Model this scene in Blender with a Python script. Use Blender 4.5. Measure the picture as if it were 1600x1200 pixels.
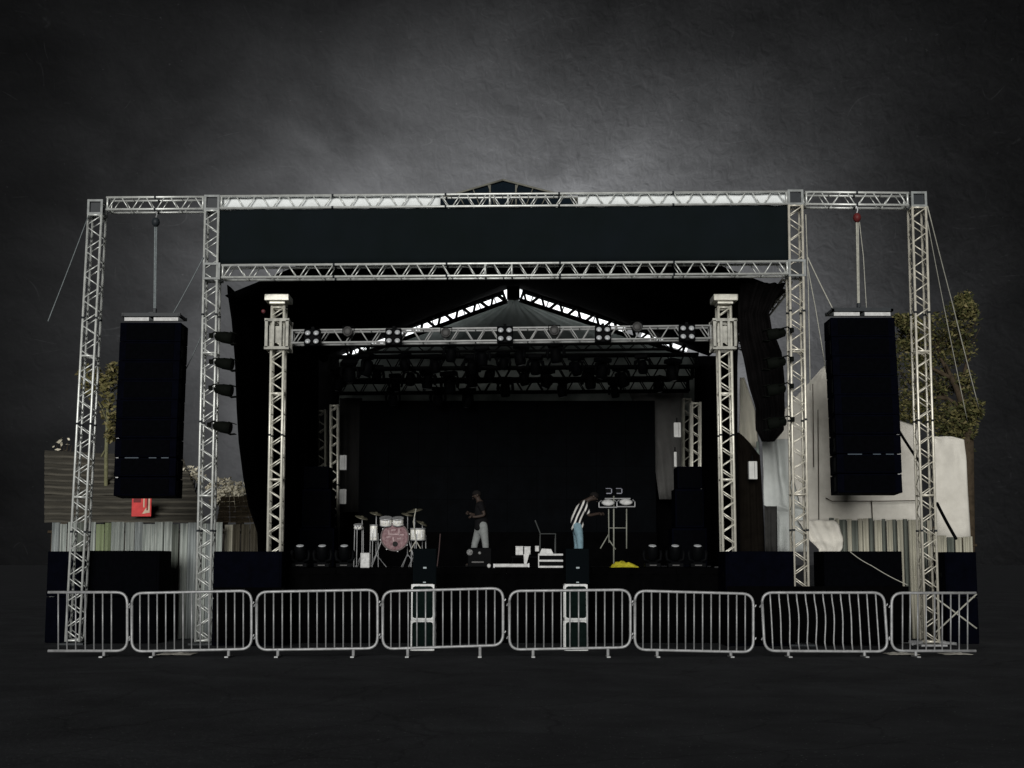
import bpy, bmesh, math, random
from mathutils import Vector, Matrix, noise
random.seed(7)
R = math.radians
scene = bpy.context.scene
COL = scene.collection
for o in list(bpy.data.objects): bpy.data.objects.remove(o)

# ------------------------------------------------------------------ camera
F, CX, CY, PITCH, EYE = 1900.0, 800.0, 680.0, R(6.0), 1.6
cam_d = bpy.data.cameras.new('camera'); cam = bpy.data.objects.new('camera', cam_d); COL.objects.link(cam)
cam.location = (0, 0, EYE); cam.rotation_euler = (math.pi/2 + PITCH, 0, 0)
cam_d.sensor_width = 36; cam_d.lens = 36*F/1600; cam_d.shift_y = (CY-600)/1600
cam_d.clip_end = 3000; scene.camera = cam

def D(px, py):                                   # direction seen at a photo pixel
    u, w = (CY-py)/F, (px-CX)/F
    return Vector((w, math.cos(PITCH)-u*math.sin(PITCH), math.sin(PITCH)+u*math.cos(PITCH)))
def P(px, py, Y):                                # world point at depth Y seen at a photo pixel
    d = D(px, py); return Vector((0, 0, EYE)) + d*(Y/d.y)
def PX(px, Y, z):                                # world point at depth Y and height z in a photo column
    py = 880.0
    for _ in range(6):
        p = P(px, py, Y); py += (p.z-z)*F/Y
    return P(px, py, Y)

# ------------------------------------------------------------------ sky, sun, exposure
W = bpy.data.worlds.new('World'); scene.world = W; W.use_nodes = True
nt = W.node_tree; N = nt.nodes; L = nt.links; N.clear()
def nd(tree, t, **kw):
    n = tree.nodes.new(t)
    for k, v in kw.items(): setattr(n, k, v)
    return n
def mth(op, a, b=None, c=None, clamp=False):
    n = nd(nt, 'ShaderNodeMath', operation=op, use_clamp=clamp)
    for i, s in enumerate((a, b, c)):
        if s is None: continue
        if isinstance(s, (int, float)): n.inputs[i].default_value = s
        else: L.new(s, n.inputs[i])
    return n.outputs[0]
def dot(v, c):
    n = nd(nt, 'ShaderNodeVectorMath', operation='DOT_PRODUCT'); L.new(v, n.inputs[0]); n.inputs[1].default_value = c
    return n.outputs['Value']
tc = nd(nt, 'ShaderNodeTexCoord'); gv = tc.outputs['Generated']
gc = D(795, 520).normalized(); gx = Vector((1, 0, 0)); gu = gx.cross(gc).normalized()
a = mth('DIVIDE', dot(gv, gx), .193); b = mth('DIVIDE', dot(gv, gu), .150)
r2 = mth('ADD', mth('MULTIPLY', a, a), mth('MULTIPLY', b, b))
front = mth('MULTIPLY', mth('ADD', dot(gv, gc), 0.0), 4.0, clamp=True)
glow = mth('MULTIPLY', mth('EXPONENT', mth('MULTIPLY', r2, -1.0)), front)
def tex(scale, detail, rough, dist=0.0, stretch=None):
    n = nd(nt, 'ShaderNodeTexNoise'); n.inputs['Scale'].default_value = scale; n.inputs['Detail'].default_value = detail
    n.inputs['Roughness'].default_value = rough; n.inputs['Distortion'].default_value = dist
    if stretch:
        m = nd(nt, 'ShaderNodeMapping'); m.inputs['Scale'].default_value = stretch; L.new(gv, m.inputs['Vector']); L.new(m.outputs[0], n.inputs['Vector'])
    else: L.new(gv, n.inputs['Vector'])
    return n.outputs['Fac']
def texo(scale, detail, rough, dist, off):
    n = nd(nt, 'ShaderNodeTexNoise'); n.inputs['Scale'].default_value = scale; n.inputs['Detail'].default_value = detail
    n.inputs['Roughness'].default_value = rough; n.inputs['Distortion'].default_value = dist
    m = nd(nt, 'ShaderNodeMapping'); m.inputs['Location'].default_value = off; L.new(gv, m.inputs['Vector']); L.new(m.outputs[0], n.inputs['Vector']); return n.outputs['Fac']
cl_ = tex(8.5, 5, .58, .5, (1, 1, 1.3)); cloud = mth('MAXIMUM', .25, mth('ADD', 1.05, mth('MULTIPLY', mth('SUBTRACT', cl_, .5), 2.0)))
relief = mth('MULTIPLY', mth('SUBTRACT', texo(120, 5, .62, .6, (0, 0, 0)), texo(120, 5, .62, .6, (.0008, 0, .0011))), mth('ADD', .45, mth('MULTIPLY', mth('ADD', dot(gv, gx), .12, clamp=True), 3.0), clamp=True))
grain = mth('ADD', .90, mth('MULTIPLY', tex(260, 3, .75, .5), .20))
grain = mth('ADD', grain, mth('MULTIPLY', relief, 1.35))
def scratch(scale, stretch, w, mask_scale, thr):
    n = tex(scale, 0, .5, .0, stretch)
    ln = mth('SUBTRACT', 1.0, mth('DIVIDE', mth('ABSOLUTE', mth('SUBTRACT', n, .5)), w), clamp=True)
    return mth('MULTIPLY', ln, mth('MULTIPLY', mth('SUBTRACT', tex(mask_scale, 4, .7), thr, clamp=True), 5.0, clamp=True))
scr = mth('ADD', scratch(11, (1, 1, 4), .006, 34, .55), mth('ADD', scratch(15, (4, 1, 1), .007, 38, .58), scratch(20, (1.5, 1, 1), .006, 28, .59)))
spk = mth('MULTIPLY', mth('SUBTRACT', tex(330, 2, .6, 0, (.8, 1, 1)), .715, clamp=True), 1.6)
lum = mth('MULTIPLY', mth('MULTIPLY', mth('ADD', .0023, mth('MULTIPLY', glow, .172)), cloud), grain)
lum = mth('ADD', lum, mth('MULTIPLY', mth('ADD', spk, mth('MULTIPLY', scr, .24)), mth('ADD', .035, mth('MULTIPLY', glow, .40))))
mul = nd(nt, 'ShaderNodeMix', data_type='RGBA', blend_type='MULTIPLY'); mul.inputs[0].default_value = 1
cmb = nd(nt, 'ShaderNodeCombineColor'); [L.new(lum, cmb.inputs[i]) for i in range(3)]
L.new(cmb.outputs[0], mul.inputs[6]); mul.inputs[7].default_value = (.975, .99, 1.025, 1)
bg = nd(nt, 'ShaderNodeBackground'); bg.inputs['Strength'].default_value = 1.0
L.new(mul.outputs[2], bg.inputs['Color'])
wo = nd(nt, 'ShaderNodeOutputWorld'); L.new(bg.outputs[0], wo.inputs['Surface'])

sun_d = bpy.data.lights.new('sun', 'SUN'); sun = bpy.data.objects.new('sun', sun_d); COL.objects.link(sun)
sun_d.energy = 1.5; sun_d.angle = R(26); sun_d.color = (1, .975, .93)
SE, SA = R(11), R(-8)                            # low, from behind the camera and a little to the right
sdir = Vector((math.sin(SA)*math.cos(SE), -math.cos(SA)*math.cos(SE), math.sin(SE)))
sun.rotation_euler = sdir.to_track_quat('Z', 'Y').to_euler(); sun.location = (6, -20, 12)
vs = scene.view_settings; vs.view_transform = 'Standard'; vs.look = 'None'; vs.gamma = 1; vs.use_curve_mapping = False; vs.exposure = 0.9
scene.render.engine = 'CYCLES'; scene.cycles.max_bounces = 5

# ------------------------------------------------------------------ materials
MATS = {}
def mat(name, c, rough=.7, var=.25, scale=6.0, bump=0.0, spec=.2, metal=0.0, c2=None, stretch=(1, 1, 1), emit=0.0):
    if name in MATS: return MATS[name]
    m = bpy.data.materials.new(name); m.use_nodes = True; t = m.node_tree; bs = t.nodes['Principled BSDF']
    tcn = nd(t, 'ShaderNodeTexCoord'); mp = nd(t, 'ShaderNodeMapping'); mp.inputs['Scale'].default_value = stretch
    nz = nd(t, 'ShaderNodeTexNoise'); nz.inputs['Scale'].default_value = scale; nz.inputs['Detail'].default_value = 6; nz.inputs['Roughness'].default_value = .65
    t.links.new(tcn.outputs['Object'], mp.inputs[0]); t.links.new(mp.outputs[0], nz.inputs['Vector'])
    rp = nd(t, 'ShaderNodeValToRGB'); rp.color_ramp.elements[0].position = .3; rp.color_ramp.elements[1].position = .7
    lo = [v*(1-var) for v in c] if c2 is None else c2; hi = [min(v*(1+var*.6), 1) for v in c] if c2 is None else c
    rp.color_ramp.elements[0].color = (*lo, 1); rp.color_ramp.elements[1].color = (*hi, 1)
    t.links.new(nz.outputs['Fac'], rp.inputs[0]); t.links.new(rp.outputs[0], bs.inputs['Base Color'])
    bs.inputs['Roughness'].default_value = rough; bs.inputs['Metallic'].default_value = metal
    bs.inputs['Specular IOR Level'].default_value = spec
    if bump:
        bp = nd(t, 'ShaderNodeBump'); bp.inputs['Strength'].default_value = bump; bp.inputs['Distance'].default_value = .02
        t.links.new(nz.outputs['Fac'], bp.inputs['Height']); t.links.new(bp.outputs[0], bs.inputs['Normal'])
    if emit:
        t.links.new(rp.outputs[0], bs.inputs['Emission Color']); bs.inputs['Emission Strength'].default_value = emit
    MATS[name] = m; return m
ALU = mat('aluminium', (.74, .77, .75), .42, .30, 5, .15, .5, .45)
ALUB = mat('aluminium_warm', (.82, .81, .72), .42, .25, 5, .15, .5, .35)
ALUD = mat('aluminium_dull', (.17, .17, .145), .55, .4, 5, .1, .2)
DARKTRUSS = mat('black_truss', (.003, .0033, .0033), .7, .3, 6, 0, .04)
STEEL = mat('galvanised_steel', (.33, .34, .35), .42, .35, 9, .15, .45, .2)
JOINT = mat('dark_joint', (.022, .027, .032), .5, .3, 8)
BLACK = mat('black_cloth', (.0012, .0012, .0014), .95, .4, 3, .2, .02)
BLACKB = mat('black_cabinet', (.0011, .0013, .002), .8, .35, 12, .2, .01)
NAVY = mat('navy_black_cabinet', (.0009, .0012, .0034), .8, .4, 5, .2, .015)
SCREEN = mat('screen_face', (.0014, .0018, .0024), .7, .4, 2, 0, .015)
BANNER = mat('header_banner', (.0070, .0098, .0120), .9, .3, .7, .15, .02, c2=(.0058, .0085, .0088))
SKYC = mat('sky_white', (.80, .84, .85), .9, .08, 3, .1, .1)  # white standing in for bright sky behind the header truss
TARP = mat('white_tarpaulin', (.66, .645, .59), .75, .22, 1.6, .5, .2, c2=(.47, .455, .41))
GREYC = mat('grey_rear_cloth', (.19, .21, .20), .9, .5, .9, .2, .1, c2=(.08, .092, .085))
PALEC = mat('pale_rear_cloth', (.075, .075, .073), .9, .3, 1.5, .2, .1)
SKYGLOW = mat('sky_glow_panel', (.95, .97, 1.0), .6, .06, 3, emit=.9)  # emission standing in for sky brightness, not a lamp
PLAST = mat('white_plastic', (.56, .57, .57), .5, .35, 14, .1)
LENS = mat('lamp_glass', (.40, .42, .44), .22, .15, 20, .1, .6)
CAN = mat('grey_lamp_can', (.045, .045, .045), .5, .3, 8)
BLACKM = mat('black_metal', (.0022, .0025, .003), .6, .3, 10, .1, .03)
CASE = mat('case_panel', (.0045, .0095, .0085), .8, .4, 6, .1, .02)
EDGE = mat('case_edge', (.60, .62, .62), .4, .2, 10, .1, .4)
ROOFM = mat('weathered_roof', (.105, .098, .080), .9, .4, 3, .5, .1, c2=(.040, .039, .034), stretch=(.35, 3, 3))
WALLM = mat('shed_wall', (.06, .055, .05), .9, .3, 4, .2)
RED = mat('red_sign', (.62, .055, .055), .6, .25, 6)
REDD = mat('dark_red_print', (.16, .018, .02), .6, .2, 6)
CREAM = mat('cream_print', (.60, .48, .36), .6, .3, 6)
SHEETS = [mat('sheet_pale', (.46, .49, .46), .6, .3, 3, .2, .2, c2=(.13, .155, .15), stretch=(16, 1, .35)),  # stretched dark streaks paint the shading of the corrugations into all sheet colours
          mat('sheet_green', (.25, .30, .17), .6, .3, 3, .2, .3, c2=(.14, .17, .10), stretch=(16, 1, .35)),
          mat('sheet_blue', (.33, .36, .36), .6, .3, 3, .2, .2, c2=(.10, .115, .118), stretch=(16, 1, .35)),
          mat('sheet_shaded', (.07, .062, .045), .7, .4, 3, .2, .2, c2=(.03, .028, .02), stretch=(16, 1, .35)),  # dark brown puts the shade beside the hut into the colour
          mat('sheet_cream', (.46, .45, .37), .6, .3, 3, .2, .3, c2=(.26, .25, .20), stretch=(16, 1, .35)),
          mat('sheet_dark_green', (.15, .165, .145), .7, .4, 3, .2, .2, c2=(.06, .07, .062), stretch=(16, 1, .35))]
SKIN = mat('skin', (.038, .027, .022), .6, .15, 20)
HAIR = mat('hair', (.006, .005, .005), .9, .3, 60, .5)
TEE = mat('black_tee', (.0022, .0022, .003), .9, .3, 20, .2)
GREYT = mat('grey_trousers', (.20, .215, .215), .9, .25, 12, .3)
JEANS = mat('blue_jeans', (.17, .27, .32), .9, .3, 14, .3)
SHOE = mat('dark_shoe', (.01, .01, .01), .7, .2, 10)
DRUM = mat('white_drum_shell', (.82, .82, .75), .3, .45, 22, .1, .5)
PINK = mat('drum_head_pink', (.27, .19, .20), .6, .8, 16, 0, .2, c2=(.10, .035, .045))
PINKP = mat('drum_head_print', (.36, .27, .28), .6, .4, 12)
BRASS = mat('brass', (.10, .095, .07), .45, .3, 8, .1, .3, .3)
YELLOW = mat('yellow_cloth', (.55, .50, .035), .9, .35, 9, .6, c2=(.22, .20, .01))
CABLE = mat('rope', (.20, .23, .24), .8, .3, 20)
CABLEW = mat('pale_rope', (.42, .42, .37), .8, .3, 20)
REDH = mat('red_hoist', (.12, .02, .02), .5, .3, 12)
BARK = mat('bark', (.055, .042, .028), .95, .4, 8, .8, .1)
LEAF = [mat('leaf_a', (.125, .115, .045), .8, .4, 3, 0, .15), mat('leaf_b', (.055, .060, .022), .8, .4, 3, 0, .15),
        mat('leaf_c', (.19, .165, .08), .8, .4, 3, 0, .15), mat('leaf_pale', (.78, .74, .60), .85, .3, 3, 0, .15)]

# ------------------------------------------------------------------ mesh helpers
class MB:
    def __init__(s): s.v, s.f = [], []
    def quad(s, *pts):
        n = len(s.v); s.v += [Vector(p) for p in pts]; s.f.append(tuple(range(n, n+len(pts)))); return s
    def box(s, c, size, rot=None):
        n = len(s.v); c = Vector(c); h = Vector(size)/2
        for dx in (-1, 1):
            for dy in (-1, 1):
                for dz in (-1, 1):
                    p = Vector((dx*h.x, dy*h.y, dz*h.z))
                    if rot is not None: p = rot @ p
                    s.v.append(c+p)
        for q in ((0, 1, 3, 2), (4, 6, 7, 5), (0, 4, 5, 1), (2, 3, 7, 6), (0, 2, 6, 4), (1, 5, 7, 3)): s.f.append(tuple(n+i for i in q))
        return s
    def path(s, pts, r, n=8, cap=True):
        pts = [Vector(p) for p in pts]; k = len(pts); base = len(s.v); ref = None
        for i, p in enumerate(pts):
            t = (pts[min(i+1, k-1)]-pts[max(i-1, 0)]).normalized()
            if ref is None: ref = t.orthogonal().normalized()
            ref = (ref - t*ref.dot(t)).normalized(); bi = t.cross(ref)
            rr = r[i] if isinstance(r, (list, tuple)) else r
            for j in range(n):
                an = 2*math.pi*j/n; s.v.append(p + (ref*math.cos(an)+bi*math.sin(an))*rr)
        for i in range(k-1):
            for j in range(n):
                s.f.append((base+i*n+j, base+i*n+(j+1) % n, base+(i+1)*n+(j+1) % n, base+(i+1)*n+j))
        if cap:
            s.f.append(tuple(base+j for j in range(n))[::-1]); s.f.append(tuple(base+(k-1)*n+j for j in range(n)))
        return s
    def lathe(s, o, axis, prof, n=20):                 # prof: (distance along axis, radius)
        ax = Vector(axis).normalized(); o = Vector(o)
        u = ax.orthogonal().normalized(); w = ax.cross(u); base = len(s.v)
        for (h, r) in prof:
            for j in range(n):
                an = 2*math.pi*j/n; s.v.append(o+ax*h+(u*math.cos(an)+w*math.sin(an))*max(r, 1e-4))
        for i in range(len(prof)-1):
            for j in range(n):
                s.f.append((base+i*n+j, base+i*n+(j+1) % n, base+(i+1)*n+(j+1) % n, base+(i+1)*n+j))
        s.f.append(tuple(base+j for j in range(n))[::-1]); s.f.append(tuple(base+(len(prof)-1)*n+j for j in range(n)))
        return s
    def prism(s, poly, d):                             # polygon of points pushed along vector d
        n = len(s.v); k = len(poly); d = Vector(d)
        s.v += [Vector(p) for p in poly] + [Vector(p)+d for p in poly]
        s.f.append(tuple(range(n, n+k))); s.f.append(tuple(range(n+k, n+2*k))[::-1])
        for i in range(k): s.f.append((n+i, n+(i+1) % k, n+k+(i+1) % k, n+k+i))
        return s
    def grid(s, rows):
        n = len(s.v); m = len(rows[0])
        for r in rows: s.v += [Vector(p) for p in r]
        for i in range(len(rows)-1):
            for j in range(m-1): s.f.append((n+i*m+j, n+i*m+j+1, n+(i+1)*m+j+1, n+(i+1)*m+j))
        return s
def origin(o):
    p = Vector((0, 0, 0))
    while o: p += o.location; o = o.parent
    return p
def finish(me, smooth, bevel=0):
    bm = bmesh.new(); bm.from_mesh(me)
    if bevel: bmesh.ops.bevel(bm, geom=bm.edges[:], offset=bevel, segments=1, affect='EDGES', clamp_overlap=True)
    bmesh.ops.recalc_face_normals(bm, faces=bm.faces); bm.to_mesh(me); bm.free()
    if smooth:
        for p in me.polygons: p.use_smooth = len(p.vertices) == 4
def build(name, mb, m, parent=None, smooth=False, bevel=0, thick=0):
    base = origin(parent)
    if parent is None:
        xs = mb.v; lo = Vector((min(p.x for p in xs), min(p.y for p in xs), min(p.z for p in xs))); hi = Vector((max(p.x for p in xs), max(p.y for p in xs), max(p.z for p in xs)))
        base = Vector(((lo.x+hi.x)/2, (lo.y+hi.y)/2, lo.z))
    me = bpy.data.meshes.new(name); me.from_pydata([tuple(p-base) for p in mb.v], [], mb.f); finish(me, smooth, bevel)
    me.materials.append(m)
    o = bpy.data.objects.new(name, me); COL.objects.link(o)
    if parent is None: o.location = base
    else: o.parent = parent
    if thick:
        md = o.modifiers.new('thickness', 'SOLIDIFY'); md.thickness = thick; md.offset = 0
    return o
def tag(o, label, cat, group=None):
    o['label'] = label; o['category'] = cat
    if group: o['group'] = group
    return o
def struct(name, mb, m, **k):
    o = build(name, mb, m, **k); o['kind'] = 'structure'; return o
def thing(name, label, cat, loc, group=None):
    o = bpy.data.objects.new(name, None); o.empty_display_size = .2; COL.objects.link(o); o.location = loc
    return tag(o, label, cat, group)
def dup(root, loc, rot=None, label=None, group=None, scale=None):
    c = root.copy(); COL.objects.link(c); c.location = loc
    if rot is not None: c.rotation_euler = rot
    if scale: c.scale = (scale,)*3
    if label: c['label'] = label
    if group: c['group'] = group
    def kids(s, d):
        for ch in list(s.children):
            k = ch.copy(); COL.objects.link(k); k.parent = d; kids(ch, k)
    kids(root, c); return c
ORD = 'first second third fourth fifth sixth seventh eighth ninth tenth eleventh twelfth thirteenth fourteenth fifteenth sixteenth seventeenth eighteenth nineteenth twentieth'.split()
TUBES = {}
def tube_mesh(name, ln, r, m, n=6):
    key = (name, round(ln, 3), round(r, 4), m.name)
    if key not in TUBES:
        mb = MB().path([(0, 0, 0), (0, 0, ln)], r, n)
        me = bpy.data.meshes.new(name); me.from_pydata([tuple(p) for p in mb.v], [], mb.f); finish(me, True); me.materials.append(m); TUBES[key] = me
    return TUBES[key]
def rod(name, a, b, r, m, parent, n=6):
    a, b = Vector(a), Vector(b); d = b-a
    o = bpy.data.objects.new(name, tube_mesh(name, d.length, r, m, n)); COL.objects.link(o); o.parent = parent
    o.location = a-origin(parent); o.rotation_euler = d.to_track_quat('Z', 'Y').to_euler(); return o

def truss(name, label, cat, p0, p1, size=.25, pitch=.5, cr=.025, br=.0125, m=ALU, group=None, frames=(), depth=Vector((0, 1, 0)), root=None, joints=True, top=.38, zig=False):
    """Box truss: p0 and p1 are the centres of its front face; depth points away from the viewer."""
    p0, p1 = Vector(p0), Vector(p1); ax = (p1-p0); ln = ax.length; ax.normalize()
    dv = (depth - ax*depth.dot(ax)).normalized(); sv = ax.cross(dv).normalized(); h = size/2
    t = root or thing(name, label, cat, p0, group)
    cs = [(-h, 0), (h, 0), (h, size), (-h, size)]
    at = lambda k, s: p0 + ax*s + sv*cs[k][0] + dv*cs[k][1]
    for k in range(4): rod('chord', at(k, 0), at(k, ln), cr, m, t, 10)
    nb = max(2, int(round(ln/pitch))); st = ln/nb
    for fa, fb in ((0, 1), (3, 2)):                      # front and back faces in step
        for i in range(nb):
            s0 = i*st
            rod('brace', at(fa, s0+.07*st), at(fb, s0+top*st), br, m, t)
            rod('brace', at(fb, s0+(1-top)*st), at(fa, s0+.93*st), br, m, t)
    for fa, fb in ((1, 2), (0, 3)):
        for i in range(nb if not zig else 2*nb):
            if zig: rod('brace', at(fa if i % 2 else fb, i*st/2), at(fb if i % 2 else fa, (i+1)*st/2), br*.8, m, t)
            else: rod('brace', at(fa, (i+(0.02 if i == 0 else 0))*st), at(fb, (i+(0.02 if i == 0 else 0))*st), br*.9, m, t)
    for s in [0, ln] + [f*ln for f in frames]:
        s = min(max(s, cr), ln-cr)
        mb = MB()
        for k in range(4): mb.path([at(k, s), at((k+1) % 4, s)], cr*.8, 8)
        build('end_frame', mb, m, t, smooth=True)
    if joints:
        mb = MB(); q = max(2, int(ln/2.1))
        for i in range(1, q):
            for k in range(4): mb.path([at(k, i*ln/q-.02), at(k, i*ln/q+.02)], cr*1.25, 8)
        build('coupler', mb, JOINT, t, smooth=True)
    return t
def corner_block(parent, c, s, m=ALU):
    c = Vector(c); h = s/2; mb = MB(); e = .045
    for a in (-h, h):
        for b in (-h, h):
            mb.box(c+Vector((a, b, 0)), (e, e, s+e)); mb.box(c+Vector((a, 0, b)), (e*.98, s-e, e)); mb.box(c+Vector((0, a, b)), (s-e, e*.96, e*.97))
    build('corner_block', mb, mat('block_metal', (.24, .26, .26), .5, .4, 7, .1, .3), parent)
    build('corner_plate', MB().box(c, (s*.8, s*.8, s*.8)), JOINT, parent)

# ------------------------------------------------------------------ ground
g = MB(); rows = []
ys = [0-30+i*6 for i in range(10)] + [24+i*3 for i in range(14)] + [80, 140, 260, 500, 900]
for y in ys: rows.append([Vector((x, y, 0)) for x in (-900, -300, -100, -40, -25, -15, -10, -5, 0, 5, 10, 15, 25, 40, 100, 300, 900)])
g.grid(rows)
GROUND = mat('dark_slate_ground', (.054, .0575, .063), .9, .3, .8, .5, .04, c2=(.036, .038, .042))
t = GROUND.node_tree; bs = t.nodes['Principled BSDF']; old = bs.inputs['Base Color'].links[0].from_socket
tcn = nd(t, 'ShaderNodeTexCoord'); oc = tcn.outputs['Object']
def gn(scale, detail, rough, dist=0):
    n = nd(t, 'ShaderNodeTexNoise'); n.inputs['Scale'].default_value = scale; n.inputs['Detail'].default_value = detail; n.inputs['Roughness'].default_value = rough; n.inputs['Distortion'].default_value = dist
    t.links.new(oc, n.inputs['Vector']); return n.outputs['Fac']
def gr_(fac, p0, p1, c0, c1):
    r = nd(t, 'ShaderNodeValToRGB'); r.color_ramp.elements[0].position = p0; r.color_ramp.elements[1].position = p1
    r.color_ramp.elements[0].color = (c0, c0, c0, 1); r.color_ramp.elements[1].color = (c1, c1, c1, 1); t.links.new(fac, r.inputs[0]); return r.outputs[0]
def gm(a_, b_, mode):
    m = nd(t, 'ShaderNodeMix', data_type='RGBA', blend_type=mode); m.inputs[0].default_value = 1; t.links.new(a_, m.inputs[6]); t.links.new(b_, m.inputs[7]); return m.outputs[2]
col = gm(old, gr_(gn(.55, 6, .65, .8), .35, .68, .78, 1.15), 'MULTIPLY')            # worn and stained patches
vo = nd(t, 'ShaderNodeTexVoronoi', feature='DISTANCE_TO_EDGE'); vo.inputs['Scale'].default_value = .45
wn = nd(t, 'ShaderNodeTexNoise'); wn.inputs['Scale'].default_value = 1.5; wn.inputs['Detail'].default_value = 6; t.links.new(oc, wn.inputs['Vector'])
vm = nd(t, 'ShaderNodeVectorMath', operation='MULTIPLY_ADD'); t.links.new(wn.outputs['Color'], vm.inputs[0]); vm.inputs[1].default_value = (.7, .7, 0); t.links.new(oc, vm.inputs[2]); t.links.new(vm.outputs[0], vo.inputs['Vector'])
col = gm(col, gr_(vo.outputs['Distance'], .002, .012, .72, 1.0), 'MULTIPLY')          # cracks
col = gm(col, gr_(gn(30, 3, .6), .66, .72, 0.0, .22), 'ADD')                          # pale grit
t.links.new(col, bs.inputs['Base Color'])
hg = nd(t, 'ShaderNodeMath', operation='MULTIPLY_ADD'); t.links.new(gn(26, 8, .75), hg.inputs[0]); hg.inputs[1].default_value = .6; t.links.new(gn(9, 5, .6), hg.inputs[2])
bp = nd(t, 'ShaderNodeBump'); bp.inputs['Strength'].default_value = .5; bp.inputs['Distance'].default_value = .022
t.links.new(hg.outputs[0], bp.inputs['Height']); t.links.new(bp.outputs[0], bs.inputs['Normal'])
struct('ground', g, GROUND)

# ------------------------------------------------------------------ front frame: towers and trusses
YL, YR = 24.15, 23.85
def tower(name, label, top, bot, Y, size, group, m=ALU, ztop=None):
    p1 = P(*top, Y); p0 = PX(bot[0], Y, bot[1] if bot[1] < 10 else 0)
    t = thing(name, label, 'truss tower', p0, group)
    truss(name, label, '', p0+Vector((0, 0, .06)), p1, size, .5, m=m, root=t, frames=(.33, .66), top=.44, zig=True)
    return t
G1 = 'truss towers of the front frame'
tw = []
for lab, top, bot, Y in (
    ('outer left truss tower carrying the left hanging loudspeaker column', (148.5, 334), (113, 0), 24.2),
    ('inner left truss tower at the left end of the dark header banner', (331, 327), (316, 0), YL),
    ('inner right truss tower at the right end of the dark header banner', (1243, 319), (1254, 0), YR),
    ('outer right truss tower in front of the leafy tree', (1436, 322), (1457, 0), 23.8)):
    t = tower('truss_tower', lab, top, bot, Y, .27, G1, ALU if top[0] < 800 else mat('aluminium_cream', (.76, .735, .64), .42, .30, 5, .15, .5, .4)); tw.append((t, P(*top, Y)))
    corner_block(t, P(*top, Y)+Vector((0, .135, .14)), .27)
    b = origin(t); mb = MB().box(b+Vector((0, .13, .02)), (.5, .5, .035))
    for sx in ((-1, 1) if top[0] > 1300 else ()):
        for sy in (-.5, .8): mb.path([b+Vector((sx*.14, .13, .07)), b+Vector((sx*.42, sy*.5+.13, .05))], .03, 6)
        
    build('base_plate', mb, STEEL if top[0] > 1300 else JOINT, t)
# mid blocks of the inner towers where the lower header truss meets them
for (t, p), py, px, Y in ((tw[1], 424, 331, YL), (tw[2], 419, 1245, YR)):
    corner_block(t, P(px, py, Y)+Vector((0, .135, 0)), .30)
G2 = 'horizontal trusses of the front frame'
def beam(label, a, b, Ya, Yb, **k): return truss('truss_beam', label, 'truss', P(*a, Ya), P(*b, Yb), .25, .52, group=G2, **k)
beam('short top truss between the two left towers', (166, 318), (319, 317), 24.2, YL)
beam('short top truss between the two right towers', (1258, 309.5), (1420, 311), YR, 23.8)
beam('long top header truss with pale sky strips behind it', (344, 316), (1231, 309), YL, YR, frames=(.478, .51))
beam('long lower header truss along the bottom of the dark banner', (346, 424), (1232, 418), YL, YR, frames=(.468, .515))

# header banner: cloth hung between the two header trusses
rows = []
for i in range(9):
    r = []
    for j in range(90):
        u = j/89; v = i/8; px = 341+891*u; Y = YL+(YR-YL)*u
        py = (327-8*u)*(1-v)+(412.5-4.5*u)*v + (2.0*abs(math.sin(u*26*math.pi)) if i == 0 else 0)
        p = P(px, py, Y+.03); p.y += .010*math.sin(u*150)+.05*noise.noise((u*22, v*1.6, 0))+.03*noise.noise((u*60+v*9, v*3, 5)); r.append(p)
    rows.append(r)
tag(build('header_banner', MB().grid(rows), BANNER, smooth=True, thick=.006), 'long blank blue black banner stretched between the two header trusses', 'banner')
for (x0, x1, lab) in ((345, 688, 'pale strip standing in for bright sky behind the left half of the top header truss'), (903, 1230, 'pale strip standing in for bright sky behind the right half of the top header truss')):  # strips added where bright sky shows between the truss bars
    rows = []
    for i in range(3):
        rows.append([P(x0+(x1-x0)*j/40, (307 if i == 0 else 316 if i == 1 else 331) - 7.5*((x0+(x1-x0)*j/40)-345)/885, YL+(YR-YL)*((x0+(x1-x0)*j/40)-345)/885+.09+.01*math.sin(j*1.7)) for j in range(41)])
    tag(build('sky_strip', MB().grid(rows), SKYC, smooth=True, thick=.004), lab, 'cloth', 'pale sky strips of the header')

# ------------------------------------------------------------------ roof
RF, RB = 24.75, 34.0
rg = P(786, 284, RF); rgb = P(803, 447, RB)
lf, lb, rf_, rb = P(352, 462, RF), P(505, 566, RB), P(1228, 455, RF), P(1108, 556, RB)
roof = thing('stage_roof', 'dark gabled stage roof whose peak rises above the header', 'roof', (rg.x, RF, lf.z))
def slope(a, b, c, d):                                  # a,b front/back ridge; c,d front/back eave
    rows = []
    for i in range(13):
        u = i/12; r = []
        for j in range(13):
            v = j/12; p = (a.lerp(b, v)).lerp(c.lerp(d, v), u); p.z -= .05*math.sin(v*math.pi*4)**2*math.sin(u*math.pi); r.append(p)
        rows.append(r)
    return MB().grid(rows)
build('roof_sheet', slope(rg, rgb, lf, lb), BLACK, roof, smooth=True, thick=.02)
build('roof_sheet', slope(rg, rgb, rf_, rb), BLACK, roof, smooth=True, thick=.02)
gb = MB()
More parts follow.
